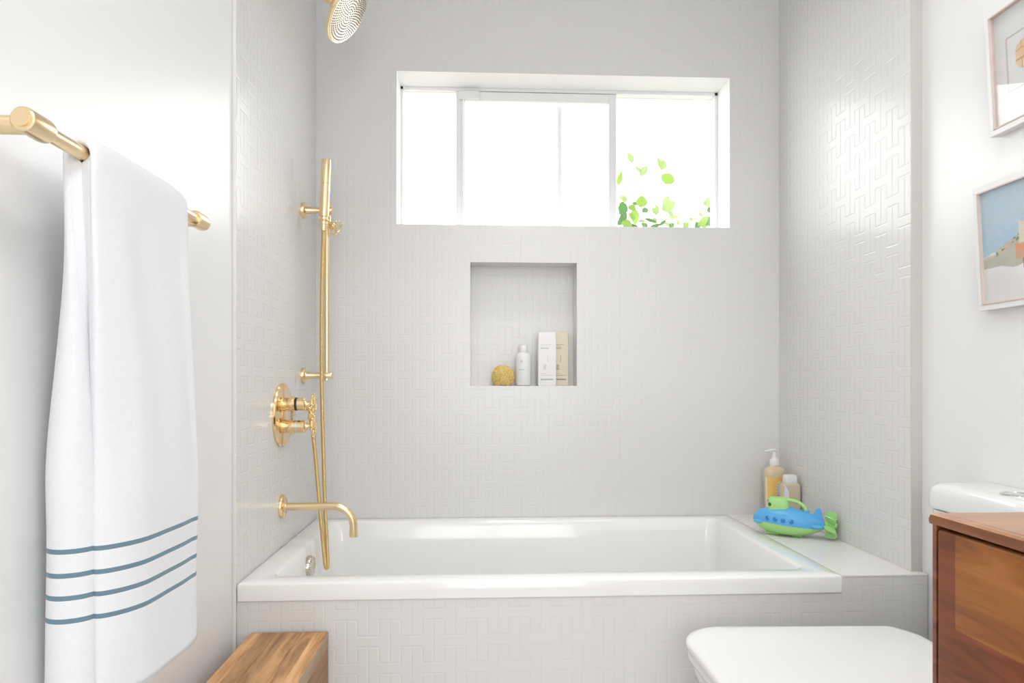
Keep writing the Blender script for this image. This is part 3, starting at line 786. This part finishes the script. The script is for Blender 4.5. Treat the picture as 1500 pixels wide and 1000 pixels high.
# ------------------------------------------------------------------ bottles on the ledge
lz = ZT + 0.0003
PX, PYY = 1.0725, 2.435
pb = thing('pump_bottle', (PX, PYY, lz), 'amber soap bottle with white pump and orange label in the ledge corner', 'bottle')
def ovl(w, d, z, cx=PX, cy=PYY, n=40):
    out = []
    for k in range(n):
        a = 2*PI*k/n; c, s = math.cos(a), math.sin(a)
        e = 0.75
        out.append(Vector((cx + w*math.copysign(abs(c)**e, c), cy + d*math.copysign(abs(s)**e, s), z)))
    return out
prof = [(0.0, 0.028, 0.018), (0.004, 0.0315, 0.021), (0.05, 0.0335, 0.022), (0.150, 0.0370, 0.0235), (0.176, 0.0372, 0.0235), (0.1805, 0.0355, 0.022), (0.186, 0.028, 0.018), (0.190, 0.019, 0.015), (0.195, 0.015, 0.014)]
obj('body', nloft([ovl(w_, d_, lz+z_) for z_, w_, d_ in prof]), M['amber'], pb, smooth=True)
# wrap label following the front of the body
def wat(z):
    for (z0, w0, d0), (z1, w1, d1) in zip(prof, prof[1:]):
        if z0 <= z <= z1: t = (z-z0)/(z1-z0); return w0+(w1-w0)*t, d0+(d1-d0)*t
def on_body(fx, z, off=0.0005):
    w_, d_ = wat(z); w_ += off; d_ += off; e = 0.75
    c = abs(fx)**(1/e); s = math.sqrt(max(0, 1-c*c))
    return Vector((PX + fx*w_, PYY - d_*s**e, lz+z))
def patch(bm, f0, f1, z0, z1, mi, off=0.0005, n=14, m=6):
    g = [[bm.verts.new(on_body(f0+(f1-f0)*i/n, z0+(z1-z0)*j/m, off)) for i in range(n+1)] for j in range(m+1)]
    for j in range(m):
        for i in range(n): bm.faces.new((g[j][i], g[j][i+1], g[j+1][i+1], g[j+1][i])).material_index = mi
bm = bmesh.new()
patch(bm, -0.90, 0.93, 0.010, 0.151, 0)
patch(bm, -0.985, -0.90, 0.010, 0.151, 1)
patch(bm, -0.90, 0.30, 0.058, 0.072, 2, 0.0009)
# pale round patch with a ring of dots
for k in range(10):
    z0 = 0.078 + 0.006*k; hh = math.sqrt(max(0, 1-((z0+0.003-0.108)/0.031)**2))
    patch(bm, 0.38-0.80*hh*0.62, 0.38+0.80*hh*0.62, z0, z0+0.006, 1, 0.0008, 8, 1)
for k in range(14):
    a = 2*PI*k/14; f = 0.40+0.40*math.cos(a); z_ = 0.108+0.024*math.sin(a)
    patch(bm, f-0.035, f+0.035, z_-0.0014, z_+0.0014, 3, 0.0012, 2, 1)
obj('label', bm, [M['label_yellow'], M['label_cream'], M['purple'], M['olive']], pb, smooth=True)
bm = nlathe((PX, PYY, lz+0.193), (0, 0, 1), [(0, 0.0165), (0.002, 0.0172), (0.020, 0.0160), (0.026, 0.011), (0.032, 0.0065), (0.050, 0.0052), (0.052, 0.0085), (0.057, 0.0105), (0.0585, 0.008), (0.059, 0)], 32)
nzl = [Vector((PX, PYY, lz+0.2478)), Vector((PX-0.012, PYY-0.001, lz+0.2482)), Vector((PX-0.028, PYY-0.003, lz+0.2470)), Vector((PX-0.038, PYY-0.004, lz+0.2445))]
tube(bm, nzl, [0.0062, 0.0048, 0.0036, 0.0026], 14)
obj('pump', bm, M['white_plastic'], pb, smooth=True)

QX, QY = 1.0915, 2.352
sb2 = thing('bottle', (QX, QY, lz), 'square beige bottle with white cap behind the toy, right of the pump bottle', 'bottle')
def sq(w_, d_, z_, r=0.008): return rrect(QX-w_, QX+w_, QY-d_, QY+d_, r, lz+z_)
obj('body', nloft([sq(0.029, 0.019, 0.0), sq(0.0312, 0.021, 0.003), sq(0.0312, 0.021, 0.132), sq(0.030, 0.020, 0.137), sq(0.026, 0.016, 0.141, 0.007), sq(0.018, 0.012, 0.143, 0.006)]), M['tan'], sb2, smooth=True)
obj('cap', nloft([sq(0.0200, 0.0150, 0.140, 0.006), sq(0.0215, 0.016, 0.143, 0.007), sq(0.0212, 0.016, 0.163, 0.007), sq(0.0195, 0.014, 0.169, 0.007), sq(0.014, 0.010, 0.171, 0.006)]), M['white_plastic'], sb2, smooth=True)
bm = bmesh.new(); yy = QY-0.0214
pl = [(-0.0285, 0.136), (-0.020, 0.128), (-0.014, 0.112), (-0.012, 0.090), (-0.012, 0.050), (-0.0285, 0.050)]
bm.faces.new([bm.verts.new((QX+a, yy, lz+b)) for a, b in pl])
obj('label', bm, M['label_cream'] if False else M['carton_white'], sb2)

# ------------------------------------------------------------------ toy submarine
N0 = Vector((0.908, 2.220, lz)); ang = math.atan2(-0.132, 0.200)
TM = Matrix.Translation(N0) @ Matrix.Rotation(ang, 4, 'Z') @ Matrix.Scale(1.075, 4)
toy = thing('toy_submarine', TM @ Vector((0.11, 0, 0)), 'blue and green toy submarine with four portholes on the tub ledge', 'toy')
LT = 0.205
def hull_w(t):   # half width along the length
    return 0.043*max(0.0, math.sin(PI*min(1, (t*0.93+0.035)))**0.55) * (1-0.38*max(0, t-0.55)/0.45)
def sub(bm): bmesh.ops.transform(bm, matrix=TM, verts=bm.verts); return bm
NS = 30
def split_z(t): return 0.034 + 0.010*(1-t)*0.4 + 0.004*math.cos(PI*t)
def lower_z(t): return 0.002 + 0.030*(abs(t-0.48)/0.52)**2.4
def upper_z(t): return 0.048 + 0.038*math.sin(PI*min(1, t*0.88+0.08))**0.55 - 0.012*max(0, t-0.5)*2
def half(lower):
    loops = []
    for i in range(NS+1):
        t = 0.004 + 0.992*i/NS; w_ = hull_w(t)+0.0005; zs = split_z(t); lp = []
        for k in range(17):
            a = PI*k/16
            y = w_*math.cos(a)
            s = math.sin(a)**0.8
            z = zs - (zs-lower_z(t))*s if lower else zs + (upper_z(t)-zs)*s
            sc_ = 0.985 if lower else 1.0
            lp.append(Vector((LT*t, y*sc_, z)))
        e = min(1, (t+0.004)/0.10)**0.34 * min(1, (1.004-t)/0.06)**0.4; zc = 0.044
        lp = [Vector((p.x, p.y, zc + (p.z-zc)*e)) for p in lp]
        loops.append(lp)
    return nloft(loops)
obj('lower_hull', sub(half(True)), M['toy_green'], toy, smooth=True, autosmooth=60)
uh = obj('upper_hull', sub(half(False)), M['toy_blue'], toy, smooth=True, autosmooth=60)
for k in range(4):
    x = 0.047 + 0.0225*k; t = x/LT; z = 0.0535 - 0.0012*k
    w_ = hull_w(t); zs = split_z(t); q = min(0.98, ((z-zs)/(upper_z(t)-zs))**(1/0.8)); y = -w_*math.sqrt(1-q*q)
    bm = bmesh.new()
    lathe(bm, (x, y, z), (-0.05, -0.92, 0.38), [(-0.006, 0.0064), (0.0014, 0.0064), (0.0018, 0.0060), (0.0018, 0.0056), (0.0008, 0.0054), (0.0008, 0.0)], 24)
    o = obj('porthole', sub(bm), M['toy_blue_dark'], uh, smooth=True)
    o['label'] = 'darker blue round porthole'
bm = bmesh.new()          # bow plane and belt
sphere(bm, (0.020, -0.026, 0.040), 0.012, scale=(1.3, 0.6, 0.5)); obj('bow_fin', sub(bm), M['toy_blue'], toy, smooth=True)
for y in (-0.024, 0.024):
    bm = bmesh.new(); sphere(bm, (0.183, y, 0.038), 0.013, scale=(1.5, 0.8, 0.5))
    obj('side_fin', sub(bm), M['toy_blue'], toy, smooth=True)
bm = bmesh.new()          # upright tail fin
prf = [(0.166, 0.060), (0.172, 0.078), (0.178, 0.0885), (0.187, 0.0895), (0.192, 0.082), (0.196, 0.055), (0.190, 0.045), (0.172, 0.048)]
a_ = [bm.verts.new((x, -0.0045, z)) for x, z in prf]; b_ = [bm.verts.new((x, 0.0045, z)) for x, z in prf]
bm.faces.new(a_); bm.faces.new(list(reversed(b_)))
for i in range(len(prf)): j = (i+1) % len(prf); bm.faces.new((a_[i], a_[j], b_[j], b_[i]))
bmesh.ops.recalc_face_normals(bm, faces=bm.faces)
bmesh.ops.bevel(bm, geom=list(bm.edges), offset=0.0018, segments=2, affect='EDGES')
obj('tail_fin', sub(bm), M['toy_blue'], toy, smooth=True)
bm = nloft([rrect(0.040, 0.106, -0.022, 0.022, 0.018, 0.066), rrect(0.042, 0.104, -0.0215, 0.0215, 0.018, 0.092), rrect(0.045, 0.100, -0.020, 0.020, 0.017, 0.108),
            rrect(0.048, 0.094, -0.017, 0.017, 0.015, 0.112), rrect(0.051, 0.090, -0.015, 0.015, 0.013, 0.1125)])
tower = obj('tower', sub(bm), M['toy_green'], toy, smooth=True, autosmooth=60)
bm = nlathe((0.0500, -0.0180, 0.092), (-0.6, -0.8, 0.0), [(-0.004, 0.0056), (0.0008, 0.0056), (0.0010, 0.0)], 20)
o = obj('porthole', sub(bm), M['toy_green_dark'], tower, smooth=True); o['label'] = 'dark round opening in the tower'
bm = bmesh.new()
for k in range(9):
    pass
pts = spline([(0.086, 0, 0.103), (0.104, 0, 0.106), (0.122, 0, 0.104), (0.138, 0, 0.096), (0.148, 0, 0.084), (0.152, 0, 0.070)], 8)
tube(bm, pts, lambda t: 0.0062 - 0.0008*math.sin(PI*t), 14)
for v in bm.verts: v.co.y *= 1.25
obj('carry_handle', sub(bm), M['toy_green'], toy, smooth=True)
bm = nlathe((0.1525, -0.009, 0.075), (0, 1, 0), [(0, 0.0), (0.0, 0.0065), (0.018, 0.0065), (0.018, 0)], 18)
obj('hinge', sub(bm), M['toy_blue'], toy, smooth=True)
# paddle wheel at the stern
bm = bmesh.new()
wcx, wcz = 0.2175, 0.0430
lathe(bm, (wcx-0.016, 0, wcz), (1, 0, 0), [(0, 0.0), (0, 0.008), (0.028, 0.009), (0.032, 0.005), (0.033, 0)], 18)
for k in range(6):
    a = 2*PI*k/6 + 0.30; u_ = Vector((0, math.cos(a), math.sin(a))); v_ = Vector((0, -math.sin(a), math.cos(a)))
    base = Vector((wcx, 0, wcz))
    lo_, hi_ = [], []
    for (rr_, hw) in ((0.006, 0.010), (0.020, 0.017), (0.032, 0.020), (0.0385, 0.013)):
        for s_, tw_ in ((-1, -0.3), (1, 0.3)):
            lo_.append(base + u_*rr_ + Vector((s_*hw*0.8, 0, 0)) + v_*(tw_*hw*1.3 - 0.0018)); hi_.append(base + u_*rr_ + Vector((s_*hw*0.8, 0, 0)) + v_*(tw_*hw*1.3 + 0.0018))
    L_ = [bm.verts.new(p) for p in lo_]; H_ = [bm.verts.new(p) for p in hi_]
    for q in range(3):
        i = q*2
        bm.faces.new((L_[i], L_[i+2], L_[i+3], L_[i+1])); bm.faces.new((H_[i], H_[i+1], H_[i+3], H_[i+2]))
        bm.faces.new((L_[i], H_[i], H_[i+2], L_[i+2])); bm.faces.new((L_[i+1], L_[i+3], H_[i+3], H_[i+1]))
    bm.faces.new((L_[6], H_[6], H_[7], L_[7])); bm.faces.new((L_[0], L_[1], H_[1], H_[0]))
bmesh.ops.recalc_face_normals(bm, faces=bm.faces)
obj('paddle_wheel', sub(bm), M['toy_green'], toy, smooth=True, autosmooth=30)
bm = nbox(0.035, 0.075, -0.012, 0.012, 0.0, 0.010, bevel=0.003); box(bm, 0.11, 0.14, -0.012, 0.012, 0.0, 0.008, bevel=0.003)
obj('keel', sub(bm), M['toy_green'], toy, smooth=True)

# ------------------------------------------------------------------ toilet
toi = thing('toilet', (0.85, 1.385, 0.0), 'white toilet with closed rounded lid between the tub and the wooden vanity', 'toilet')
TYc = 1.388
def lidl(i, z): 
    hw = 0.213 - i
    x0 = 0.463 + i; x1 = 1.015 - i
    # front corners round, back corners cut toward the narrower hinge
    pts = rrect(x0, x1, TYc-hw, TYc+hw, [0.03, 0.105, 0.105, 0.03], z, 10)
    for p in pts:
        if p.x > 0.955: p.y = TYc + (p.y-TYc)*(1 - 0.36*((p.x-0.955)/0.06)**1.2 if p.x > 0.955 else 1)
    return pts
obj('lid', nloft([lidl(0.006, 0.4265), lidl(0.001, 0.4275), lidl(0.0, 0.431), lidl(0.0, 0.439), lidl(0.003, 0.4435), lidl(0.010, 0.4458), lidl(0.025, 0.4468)]), M['seat'], toi, smooth=True, autosmooth=60)
obj('seat', nloft([lidl(0.010, 0.402), lidl(0.004, 0.404), lidl(0.003, 0.408), lidl(0.003, 0.420), lidl(0.006, 0.424), lidl(0.012, 0.4255)]), M['seat'], toi, smooth=True, autosmooth=60)
def bowl(i, z, x0e=0.0, x1=1.10, r=0.10): return rrect(0.475+i+x0e, x1, TYc-0.203+i*0.9, TYc+0.203-i*0.9, [0.05, r, r, 0.05], z, 10)
obj('bowl', nloft([bowl(0.09, 0.0, 0.08, r=0.07), bowl(0.085, 0.02, 0.08, r=0.07), bowl(0.085, 0.14, 0.06, r=0.08), bowl(0.05, 0.27, 0.02), bowl(0.015, 0.345), bowl(0.005, 0.375), bowl(0.003, 0.395), bowl(0.010, 0.4015)]), M['ceramic'], toi, smooth=True, autosmooth=60)
TK0, TK1, TKX = 1.215, 1.523, 1.018
def tk(i, z, r=0.040): return rrect(TKX+i, XRP-0.001, TK0+i, TK1-i, [0.006, r, r, 0.006], z, 10)
obj('tank', nloft([tk(0.008, 0.385), tk(0.008, 0.42), tk(0.003, 0.60), tk(0.0035, 0.738)]), M['ceramic'], toi, smooth=True, autosmooth=60)
tl = obj('tank_lid', nloft([tk(0.001, 0.7405), tk(-0.002, 0.743), tk(-0.0025, 0.748), tk(-0.001, 0.777), tk(0.002, 0.787), tk(0.008, 0.793), tk(0.016, 0.7955), tk(0.03, 0.7965)]), M['ceramic'], toi, smooth=True, autosmooth=60)
bc = Vector((1.078, 1.322, 0.7955))
o = obj('flush_button', nlathe(bc, (0, 0, 1), [(0, 0.0275), (0.003, 0.0275), (0.0045, 0.0255), (0.0045, 0.0225), (0.0035, 0.022), (0.0035, 0.0)], 40), M['steel'], toi, smooth=True)
o['label'] = 'round chrome flush button'

# ------------------------------------------------------------------ vanity
VX, VYf, VZt = 0.595, 0.877, 0.850
wood_top, *_ = wood('vanity_top_wood', (0.30, 0.115, 0.040), (0.42, 0.18, 0.07), (0.52, 0.25, 0.11), 'X', 0.9, 0.30, coat=0.3)
wood_edge, *_ = wood('vanity_edge_wood', (0.13, 0.036, 0.012), (0.22, 0.068, 0.020), (0.32, 0.115, 0.036), 'Y', 1.0, 0.25, coat=0.4)
# drawer front: wood grain, lighter centre, darker border
m, nt, b, grain = wood('vanity_front_wood', (0.17, 0.055, 0.009), (0.33, 0.108, 0.019), (0.48, 0.185, 0.042), 'Y', 1.5, 0.38, coat=0.08, knots=0.8)
N = nt.nodes; L = nt.links
tc = N.new('ShaderNodeTexCoord'); s3 = N.new('ShaderNodeSeparateXYZ'); L.new(tc.outputs['Object'], s3.inputs[0])
def mth(op, a, bb):
    n = N.new('ShaderNodeMath'); n.operation = op
    for i, v in enumerate((a, bb)):
        if isinstance(v, (int, float)): n.inputs[i].default_value = v
        else: L.new(v, n.inputs[i])
    return n.outputs[0]
VORG = Vector((0.876, 0.55, 0.0))
inner = mth('MULTIPLY', mth('LESS_THAN', s3.outputs[1], 0.829-VORG.y), mth('MULTIPLY', mth('GREATER_THAN', s3.outputs[2], 0.712), mth('LESS_THAN', s3.outputs[2], 0.834)))
tint = N.new('ShaderNodeMix'); tint.data_type = 'RGBA'; tint.inputs[6].default_value = (0.66, 0.45, 0.50, 1); tint.inputs[7].default_value = (1, 1, 1, 1)
L.new(inner, tint.inputs[0])
mx = N.new('ShaderNodeMix'); mx.data_type = 'RGBA'; mx.blend_type = 'MULTIPLY'; mx.inputs[0].default_value = 1
L.new(grain, mx.inputs[6]); L.new(tint.outputs[2], mx.inputs[7]); b.inputs['Specular IOR Level'].default_value = 0.3
L.new(mx.outputs[2], b.inputs['Base Color'])
wood_front = m
van = thing('vanity_cabinet', VORG, 'reddish brown wooden vanity cabinet with rounded edges in the right foreground', 'cabinet')
VY0 = 0.20
bm = bmesh.new()
def vloop(o_, z): return [Vector((VX+o_, VY0+o_, z)), Vector((VX+o_, VYf-o_, z)), Vector((XRP-0.002, VYf-o_, z)), Vector((XRP-0.002, VY0+o_, z))]
loft(bm, [vloop(0.003, 0.8345), vloop(0.0005, 0.836), vloop(0.0, 0.839), vloop(0.0, 0.843), vloop(0.0015, 0.8475), vloop(0.005, 0.850), vloop(0.013, 0.8502), vloop(0.0135, 0.8508), vloop(0.016, 0.8510)])
for f in bm.faces:
    if f.calc_center_median().z < 0.8485: f.material_index = 1
obj('top', bm, [wood_top, wood_edge], van, smooth=True, autosmooth=30)
bm = bmesh.new()
box(bm, VX+0.004, XRP-0.002, VYf-0.0090, VYf-0.001, 0.10, 0.8345, bevel=0.001)
box(bm, VX+0.004, XRP-0.002, VY0+0.001, VY0+0.019, 0.10, 0.8345, bevel=0.001)
box(bm, VX+0.024, XRP-0.002, VY0+0.019, VYf-0.009, 0.10, 0.12)
box(bm, XRP-0.02, XRP-0.002, VY0+0.019, VYf-0.009, 0.12, 0.83)
box(bm, VX+0.03, VX+0.05, VY0+0.019, VYf-0.009, 0.12, 0.8345)
obj('carcass', bm, wood_edge, van)
for z0, z1 in ((0.545, 0.8315), (0.105, 0.541)):
    bm = nbox(VX+0.0015, VX+0.026, VY0+0.023, VYf-0.0125, z0, z1, bevel=0.006, seg=4)
    obj('drawer_front', bm, wood_front, van, smooth=True, autosmooth=60)
for x in (VX+0.04, XRP-0.05):
    for y in (VY0+0.04, VYf-0.04):
        obj('leg', nlathe((x, y, 0.10), (0, 0, -1), [(0, 0.018), (0.10, 0.012)], 20), wood_edge, van, smooth=True)

# ------------------------------------------------------------------ wooden stool
wood_stool, *_ = wood('stool_teak', (0.24, 0.105, 0.035), (0.62, 0.33, 0.14), (0.82, 0.52, 0.27), 'Y', 1.15, 0.5, planks=0.064, knots=1.2)
wood_side, *_ = wood('stool_side_teak', (0.22, 0.10, 0.035), (0.36, 0.175, 0.068), (0.45, 0.24, 0.10), 'Y', 0.9, 0.5, knots=0.8)
wood_sap, *_ = wood('stool_sapwood_edge', (0.30, 0.16, 0.075), (0.46, 0.32, 0.20), (0.55, 0.44, 0.32), 'Y', 0.6, 0.55)
SX0, SX1, SY0, SY1, SZt = -0.556, -0.369, 1.27, 1.693, 0.413
st = thing('wooden_stool', (-0.4625, 1.48, 0.0), 'low solid teak box stool standing against the tiled tub wall', 'stool')
bm = bmesh.new()
xs = [SX0, SX0+0.064, SX0+0.124, SX1]
for a, b in zip(xs, xs[1:]): box(bm, a+0.0002, b-0.0002, SY0, SY1, SZt-0.036, SZt, bevel=0.0012, seg=1)
bm.normal_update()
for f in bm.faces:
    if f.normal.x > 0.9 and f.calc_center_median().x > SX1-0.003: f.material_index = 1
obj('seat', bm, [wood_stool, wood_sap], st)
obj('side_panel', nbox(SX1-0.022, SX1-0.0005, SY0+0.002, SY1-0.001, 0, SZt-0.0362, bevel=0.001, seg=1), wood_side, st)
obj('side_panel', nbox(SX0+0.0005, SX0+0.022, SY0+0.002, SY1-0.001, 0, SZt-0.0362, bevel=0.001, seg=1), wood_side, st)
obj('end_panel', nbox(SX0+0.0225, SX1-0.0225, SY1-0.024, SY1-0.002, 0.06, SZt-0.0362), wood_side, st)
obj('end_panel', nbox(SX0+0.0225, SX1-0.0225, SY0+0.004, SY0+0.026, 0.06, SZt-0.0362), wood_side, st)

# ------------------------------------------------------------------ pictures on the right wall
def painting(name, y0, y1, z0, z1, label, func, glazed, recess):
    """y0 = edge near the shower (far), y1 = edge nearer the viewer"""
    fx = XRP - 0.022
    t = thing(name, (XRP, (y0+y1)/2, z0), label, 'picture')
    bw = 0.0125
    bm = bmesh.new()
    for a in ((y1, y0, z0, z0+bw), (y1, y0, z1-bw, z1), (y0-bw, y0, z0+bw, z1-bw), (y1, y1+bw, z0+bw, z1-bw)):
        box(bm, fx, XRP-0.0005, a[0], a[1], a[2], a[3], bevel=0.0006, seg=1)
    obj('frame', bm, M['frame_white'], t)
    bm = bmesh.new(); lw = 0.0028; i = bw
    for a in ((y1+i, y0-i, z0+i, z0+i+lw), (y1+i, y0-i, z1-i-lw, z1-i), (y0-i-lw, y0-i, z0+i, z1-i), (y1+i, y1+i+lw, z0+i, z1-i)):
        box(bm, fx-0.0015, XRP-0.006, a[0], a[1], a[2], a[3])
    obj('inner_lip', bm, M['frame_wood'], t)
    # canvas as a painted grid
    px_ = fx + recess; n, m_ = 150, 130
    ya, yb, za, zb = y0-i-lw, y1+i+lw, z0+i+lw, z1-i-lw
    bm = bmesh.new(); cl = bm.verts.layers.float_color.new('paint')
    g = []
    for j in range(m_+1):
        row = []
        for k in range(n+1):
            u = k/n; v = j/m_
            vt = bm.verts.new((px_, ya+(yb-ya)*u, za+(zb-za)*v)); c = func(u, 1-v); vt[cl] = (*c, 1); row.append(vt)
        g.append(row)
    for j in range(m_):
        for k in range(n): bm.faces.new((g[j][k], g[j][k+1], g[j+1][k+1], g[j+1][k]))
    box(bm, px_+0.0005, px_+0.004, yb, ya, za, zb)
    for v in bm.verts[-8:]: v[cl] = (0.8, 0.8, 0.78, 1)
    obj('artwork', bm, M['paint_surface'], t, smooth=True)
    if glazed:
        obj('glass', nbox(fx+0.003, fx+0.005, yb, ya, za, zb), M['glass'], t)
    t.rotation_euler = (0, -math.radians(3.2), 0)
    return t
def nf(u, v, s, o=0): return noise.noise(Vector((u*s, v*s, o)))
def mixc(a, b, t): t = max(0, min(1, t)); return tuple(x*(1-t)+y*t for x, y in zip(a, b))
def sea(u, v):
    sky = mixc((0.44, 0.58, 0.68), (0.53, 0.64, 0.70), 0.5+0.8*nf(u, v, 5, 1)); sky = mixc(sky, (0.36, 0.52, 0.66), 0.6*smooth01(v/0.55))
    sky = mixc(sky, (0.62, 0.66, 0.66), max(0, nf(u, v, 14, 4)-0.25))
    land = mixc((0.47, 0.47, 0.40), (0.55, 0.54, 0.44), 0.5+nf(u, v, 9, 2)); snow = mixc((0.72, 0.71, 0.70), (0.80, 0.79, 0.78), 0.5+nf(u, v, 4, 3))
    hz = 0.575 - 0.14*smooth01(u/0.4) + 0.03*nf(u, v, 12, 7); ed = 0.70 + 0.03*u + 0.02*nf(u, v, 8, 5) - 0.02*smooth01(1-u/0.3)
    c = sky
    if v > hz:
        c = land
        if u < 0.16: c = mixc((0.74, 0.73, 0.70), land, (v-hz)/0.05)
        if v < hz+0.05 and u > 0.12:
            q = nf(u, v, 26, 8); c = (0.20, 0.27, 0.15) if q > 0.15 else (0.72, 0.44, 0.32) if q < -0.2 else land
        if u > 0.30: c = mixc(c, (0.80, 0.30, 0.12), 0.9 if 0.53+0.03*nf(u, v, 20, 3) < v < 0.66 else 0)
        if 0.02 < u < 0.6 and 0.58 < v < ed: c = mixc(c, (0.44, 0.43, 0.37), 0.4)
    if v > ed: c = snow
    if 0.335 < u < 0.50 and 0.34 + 0.02*nf(u, v, 20, 6) < v < 0.53: c = (0.70, 0.66, 0.55) if (u < 0.40 or u > 0.46) else (0.42, 0.20, 0.15)
    if 0.36 < u < 0.375 and 0.66 < v < 0.74: c = (0.45, 0.12, 0.10)
    return c
painting('framed_painting', 1.500, 1.165, 1.186, 1.462, 'framed painting with blue sky over grey and white shore, hung lower on the right wall', sea, False, 0.006)
def shell(u, v):
    paper = (0.82, 0.83, 0.82)
    # mat opening with pinkish bevel, orange woven figure inside
    if 0.088 < u < 0.104 and 0.24 < v < 0.735: return (0.66, 0.55, 0.50)
    if 0.088 < u < 0.90 and (0.24 < v < 0.256 or 0.72 < v < 0.735): return (0.55, 0.53, 0.50)
    du = (u-0.42)/0.25; dv = (v-0.46)/0.145
    edge = 1.0 + 0.1*nf(u, v, 6, 2)
    if abs(du)**3 + abs(dv)**4 < edge:
        q = ((v*10 + 0.5*nf(u, v, 5)) % 1); p = ((u*16 + (int(v*10) % 2)*0.5) % 1)
        c = mixc((0.86, 0.58, 0.34), (0.90, 0.72, 0.50), 0.5+nf(u, v, 14, 9))
        if q < 0.10 or p < 0.09: c = (0.62, 0.28, 0.13)
        return mixc(c, (0.80, 0.45, 0.25), 0.3*smooth01(-du))
    return paper
painting('framed_print', 1.465, 1.115, 1.568, 1.838, 'white framed print of an orange woven figure under glass, hung above the painting', shell, True, 0.010)

# ------------------------------------------------------------------ plant outside the window
plant = thing('shrub', (0.78, 3.05, 0.0), 'leafy green shrub growing outside behind the right window pane', 'plant')
rnd = random.Random(5)
def leaf(bm, base, tip, wid, mi, fold=0.25):
    base = Vector(base); tip = Vector(tip); d = tip-base; L_ = d.length; d.normalize()
    side = d.cross(Vector((rnd.uniform(-0.25, 0.25), -1, rnd.uniform(-0.25, 0.25)))).normalized(); nrm_ = side.cross(d)
    n = 8; rows_ = []
    for i in range(n+1):
        t = i/n; w_ = wid*0.5*(math.sin(PI*t**0.85))**0.8 if 0 < t < 1 else 0.0003
        c = base + d*L_*t + nrm_*(-0.12*L_*t*t)
        rows_.append([bm.verts.new(c - side*w_ + nrm_*fold*w_), bm.verts.new(c), bm.verts.new(c + side*w_ + nrm_*fold*w_)])
    for r0, r1 in zip(rows_, rows_[1:]):
        for k in range(2): bm.faces.new((r0[k], r0[k+1], r1[k+1], r1[k])).material_index = mi
# base px,py  tip px,py  width px, material
LV = [(926,239,921,222,8,1),(937,258,950,241,8,1),(905,272,911,250,6,0),(969,250,964,228,6,1),(970,249,972,233,9,1),(974,270,983,253,17,0),
      (938,304,941,286,14,0),(969,307,990,296,13,1),(971,300,981,286,7,1),(905,303,921,309,13,2),(906,312,916,312,6,2),(941,311,950,304,7,2),
      (921,301,931,308,9,0),(928,305,932,330,11,0),(912,324,926,333,10,0),(914,330,930,329,5,2),(960,300,965,312,5,1),(955,304,963,315,6,1),
      (1039,304,1036,288,11,1),(1044,303,1042,289,7,0),(1022,331,1040,316,9,0),(1040,316,1044,332,17,2),(1045,316,1048,326,10,2),(1012,324,1013,317,5,0),
      (978,318,997,317,5,1),(944,320,964,326,4,2),(966,330,976,322,4,2),(905,330,915,320,8,2),(917,318,913,311,6,2),(935,325,946,322,5,1),
      (1003,331,1010,325,4,1),(995,330,992,322,4,1),(1028,318,1024,309,5,1),(950,335,968,328,5,2),(915,338,935,330,9,2),(985,332,972,325,4,1),(906,290,916,288,3,1),(940,252,930,243,4,1),(907,298,915,305,10,2),(919,316,906,322,9,2),(930,322,922,312,7,0),(948,334,940,326,7,2),(957,326,962,318,6,0),(980,334,988,326,6,2),(1008,334,1001,326,7,0),(1018,334,1026,325,8,2),(1033,334,1030,322,9,0),(1036,310,1044,305,7,2),(918,296,910,286,7,1),(934,300,926,296,5,2),(986,316,978,308,5,1),(1030,300,1036,294,5,1)]
bm = bmesh.new()
for k, (bx, by, tx, ty, wd, mi) in enumerate(LV):
    Y = 3.0 + 0.12*((k*37) % 11)/11
    b0 = P(bx, by, Y); t0 = P(tx, ty, Y + rnd.uniform(-0.03, 0.03))
    leaf(bm, b0, t0, wd*0.0040, mi)
# the mass of foliage below the sill level
for k in range(240):
    c = Vector((rnd.uniform(0.55, 1.15), rnd.uniform(2.92, 3.35), rnd.uniform(0.7, 1.66)))
    d = Vector((rnd.uniform(-1, 1), rnd.uniform(-1, 1), rnd.uniform(-0.3, 1))).normalized()*0.055
    leaf(bm, c, c+d, 0.03, rnd.choice((0, 2, 2)))
obj('leaves', bm, LEAF, plant, smooth=True)
bm = bmesh.new()
def twig(pp, r0=0.0022, Y=3.06): 
    pts = [P(a, b, Y) for a, b in pp]; tube(bm, spline(pts, 4), lambda t: r0*(1-0.5*t), 6)
twig([(946,345),(941,311),(938,290),(932,268),(926,250),(921,240)], 0.0018)
twig([(970,345),(972,320),(972,300),(971,280),(970,262),(969,250)], 0.0018)
twig([(905,352),(912,325),(920,315),(928,308)], 0.002)
twig([(975,350),(966,330),(950,322),(940,316)], 0.0022)
twig([(1044,352),(1043,330),(1041,316),(1039,303)], 0.0022)
twig([(992,352),(985,332),(978,319)], 0.0015)
for X_ in (0.66, 0.80, 0.94, 1.06):
    tube(bm, spline([(X_, 3.1, 0.0), (X_+0.02, 3.12, 0.8), (X_-0.01, 3.07, 1.62)], 6), lambda t: 0.009*(1-0.7*t), 8)
obj('stems', bm, M['bark'], plant, smooth=True)
# ground outside
bm = nbox(-6, 6, YB+0.35, 12, -0.15, -0.0, 0)
g = struct('ground', bm, pbr('garden_soil', (0.22, 0.20, 0.15), 0.9, noise_amt=0.3, nscale=8))

for o in bpy.data.objects:
    if '_org' in o: del o['_org']
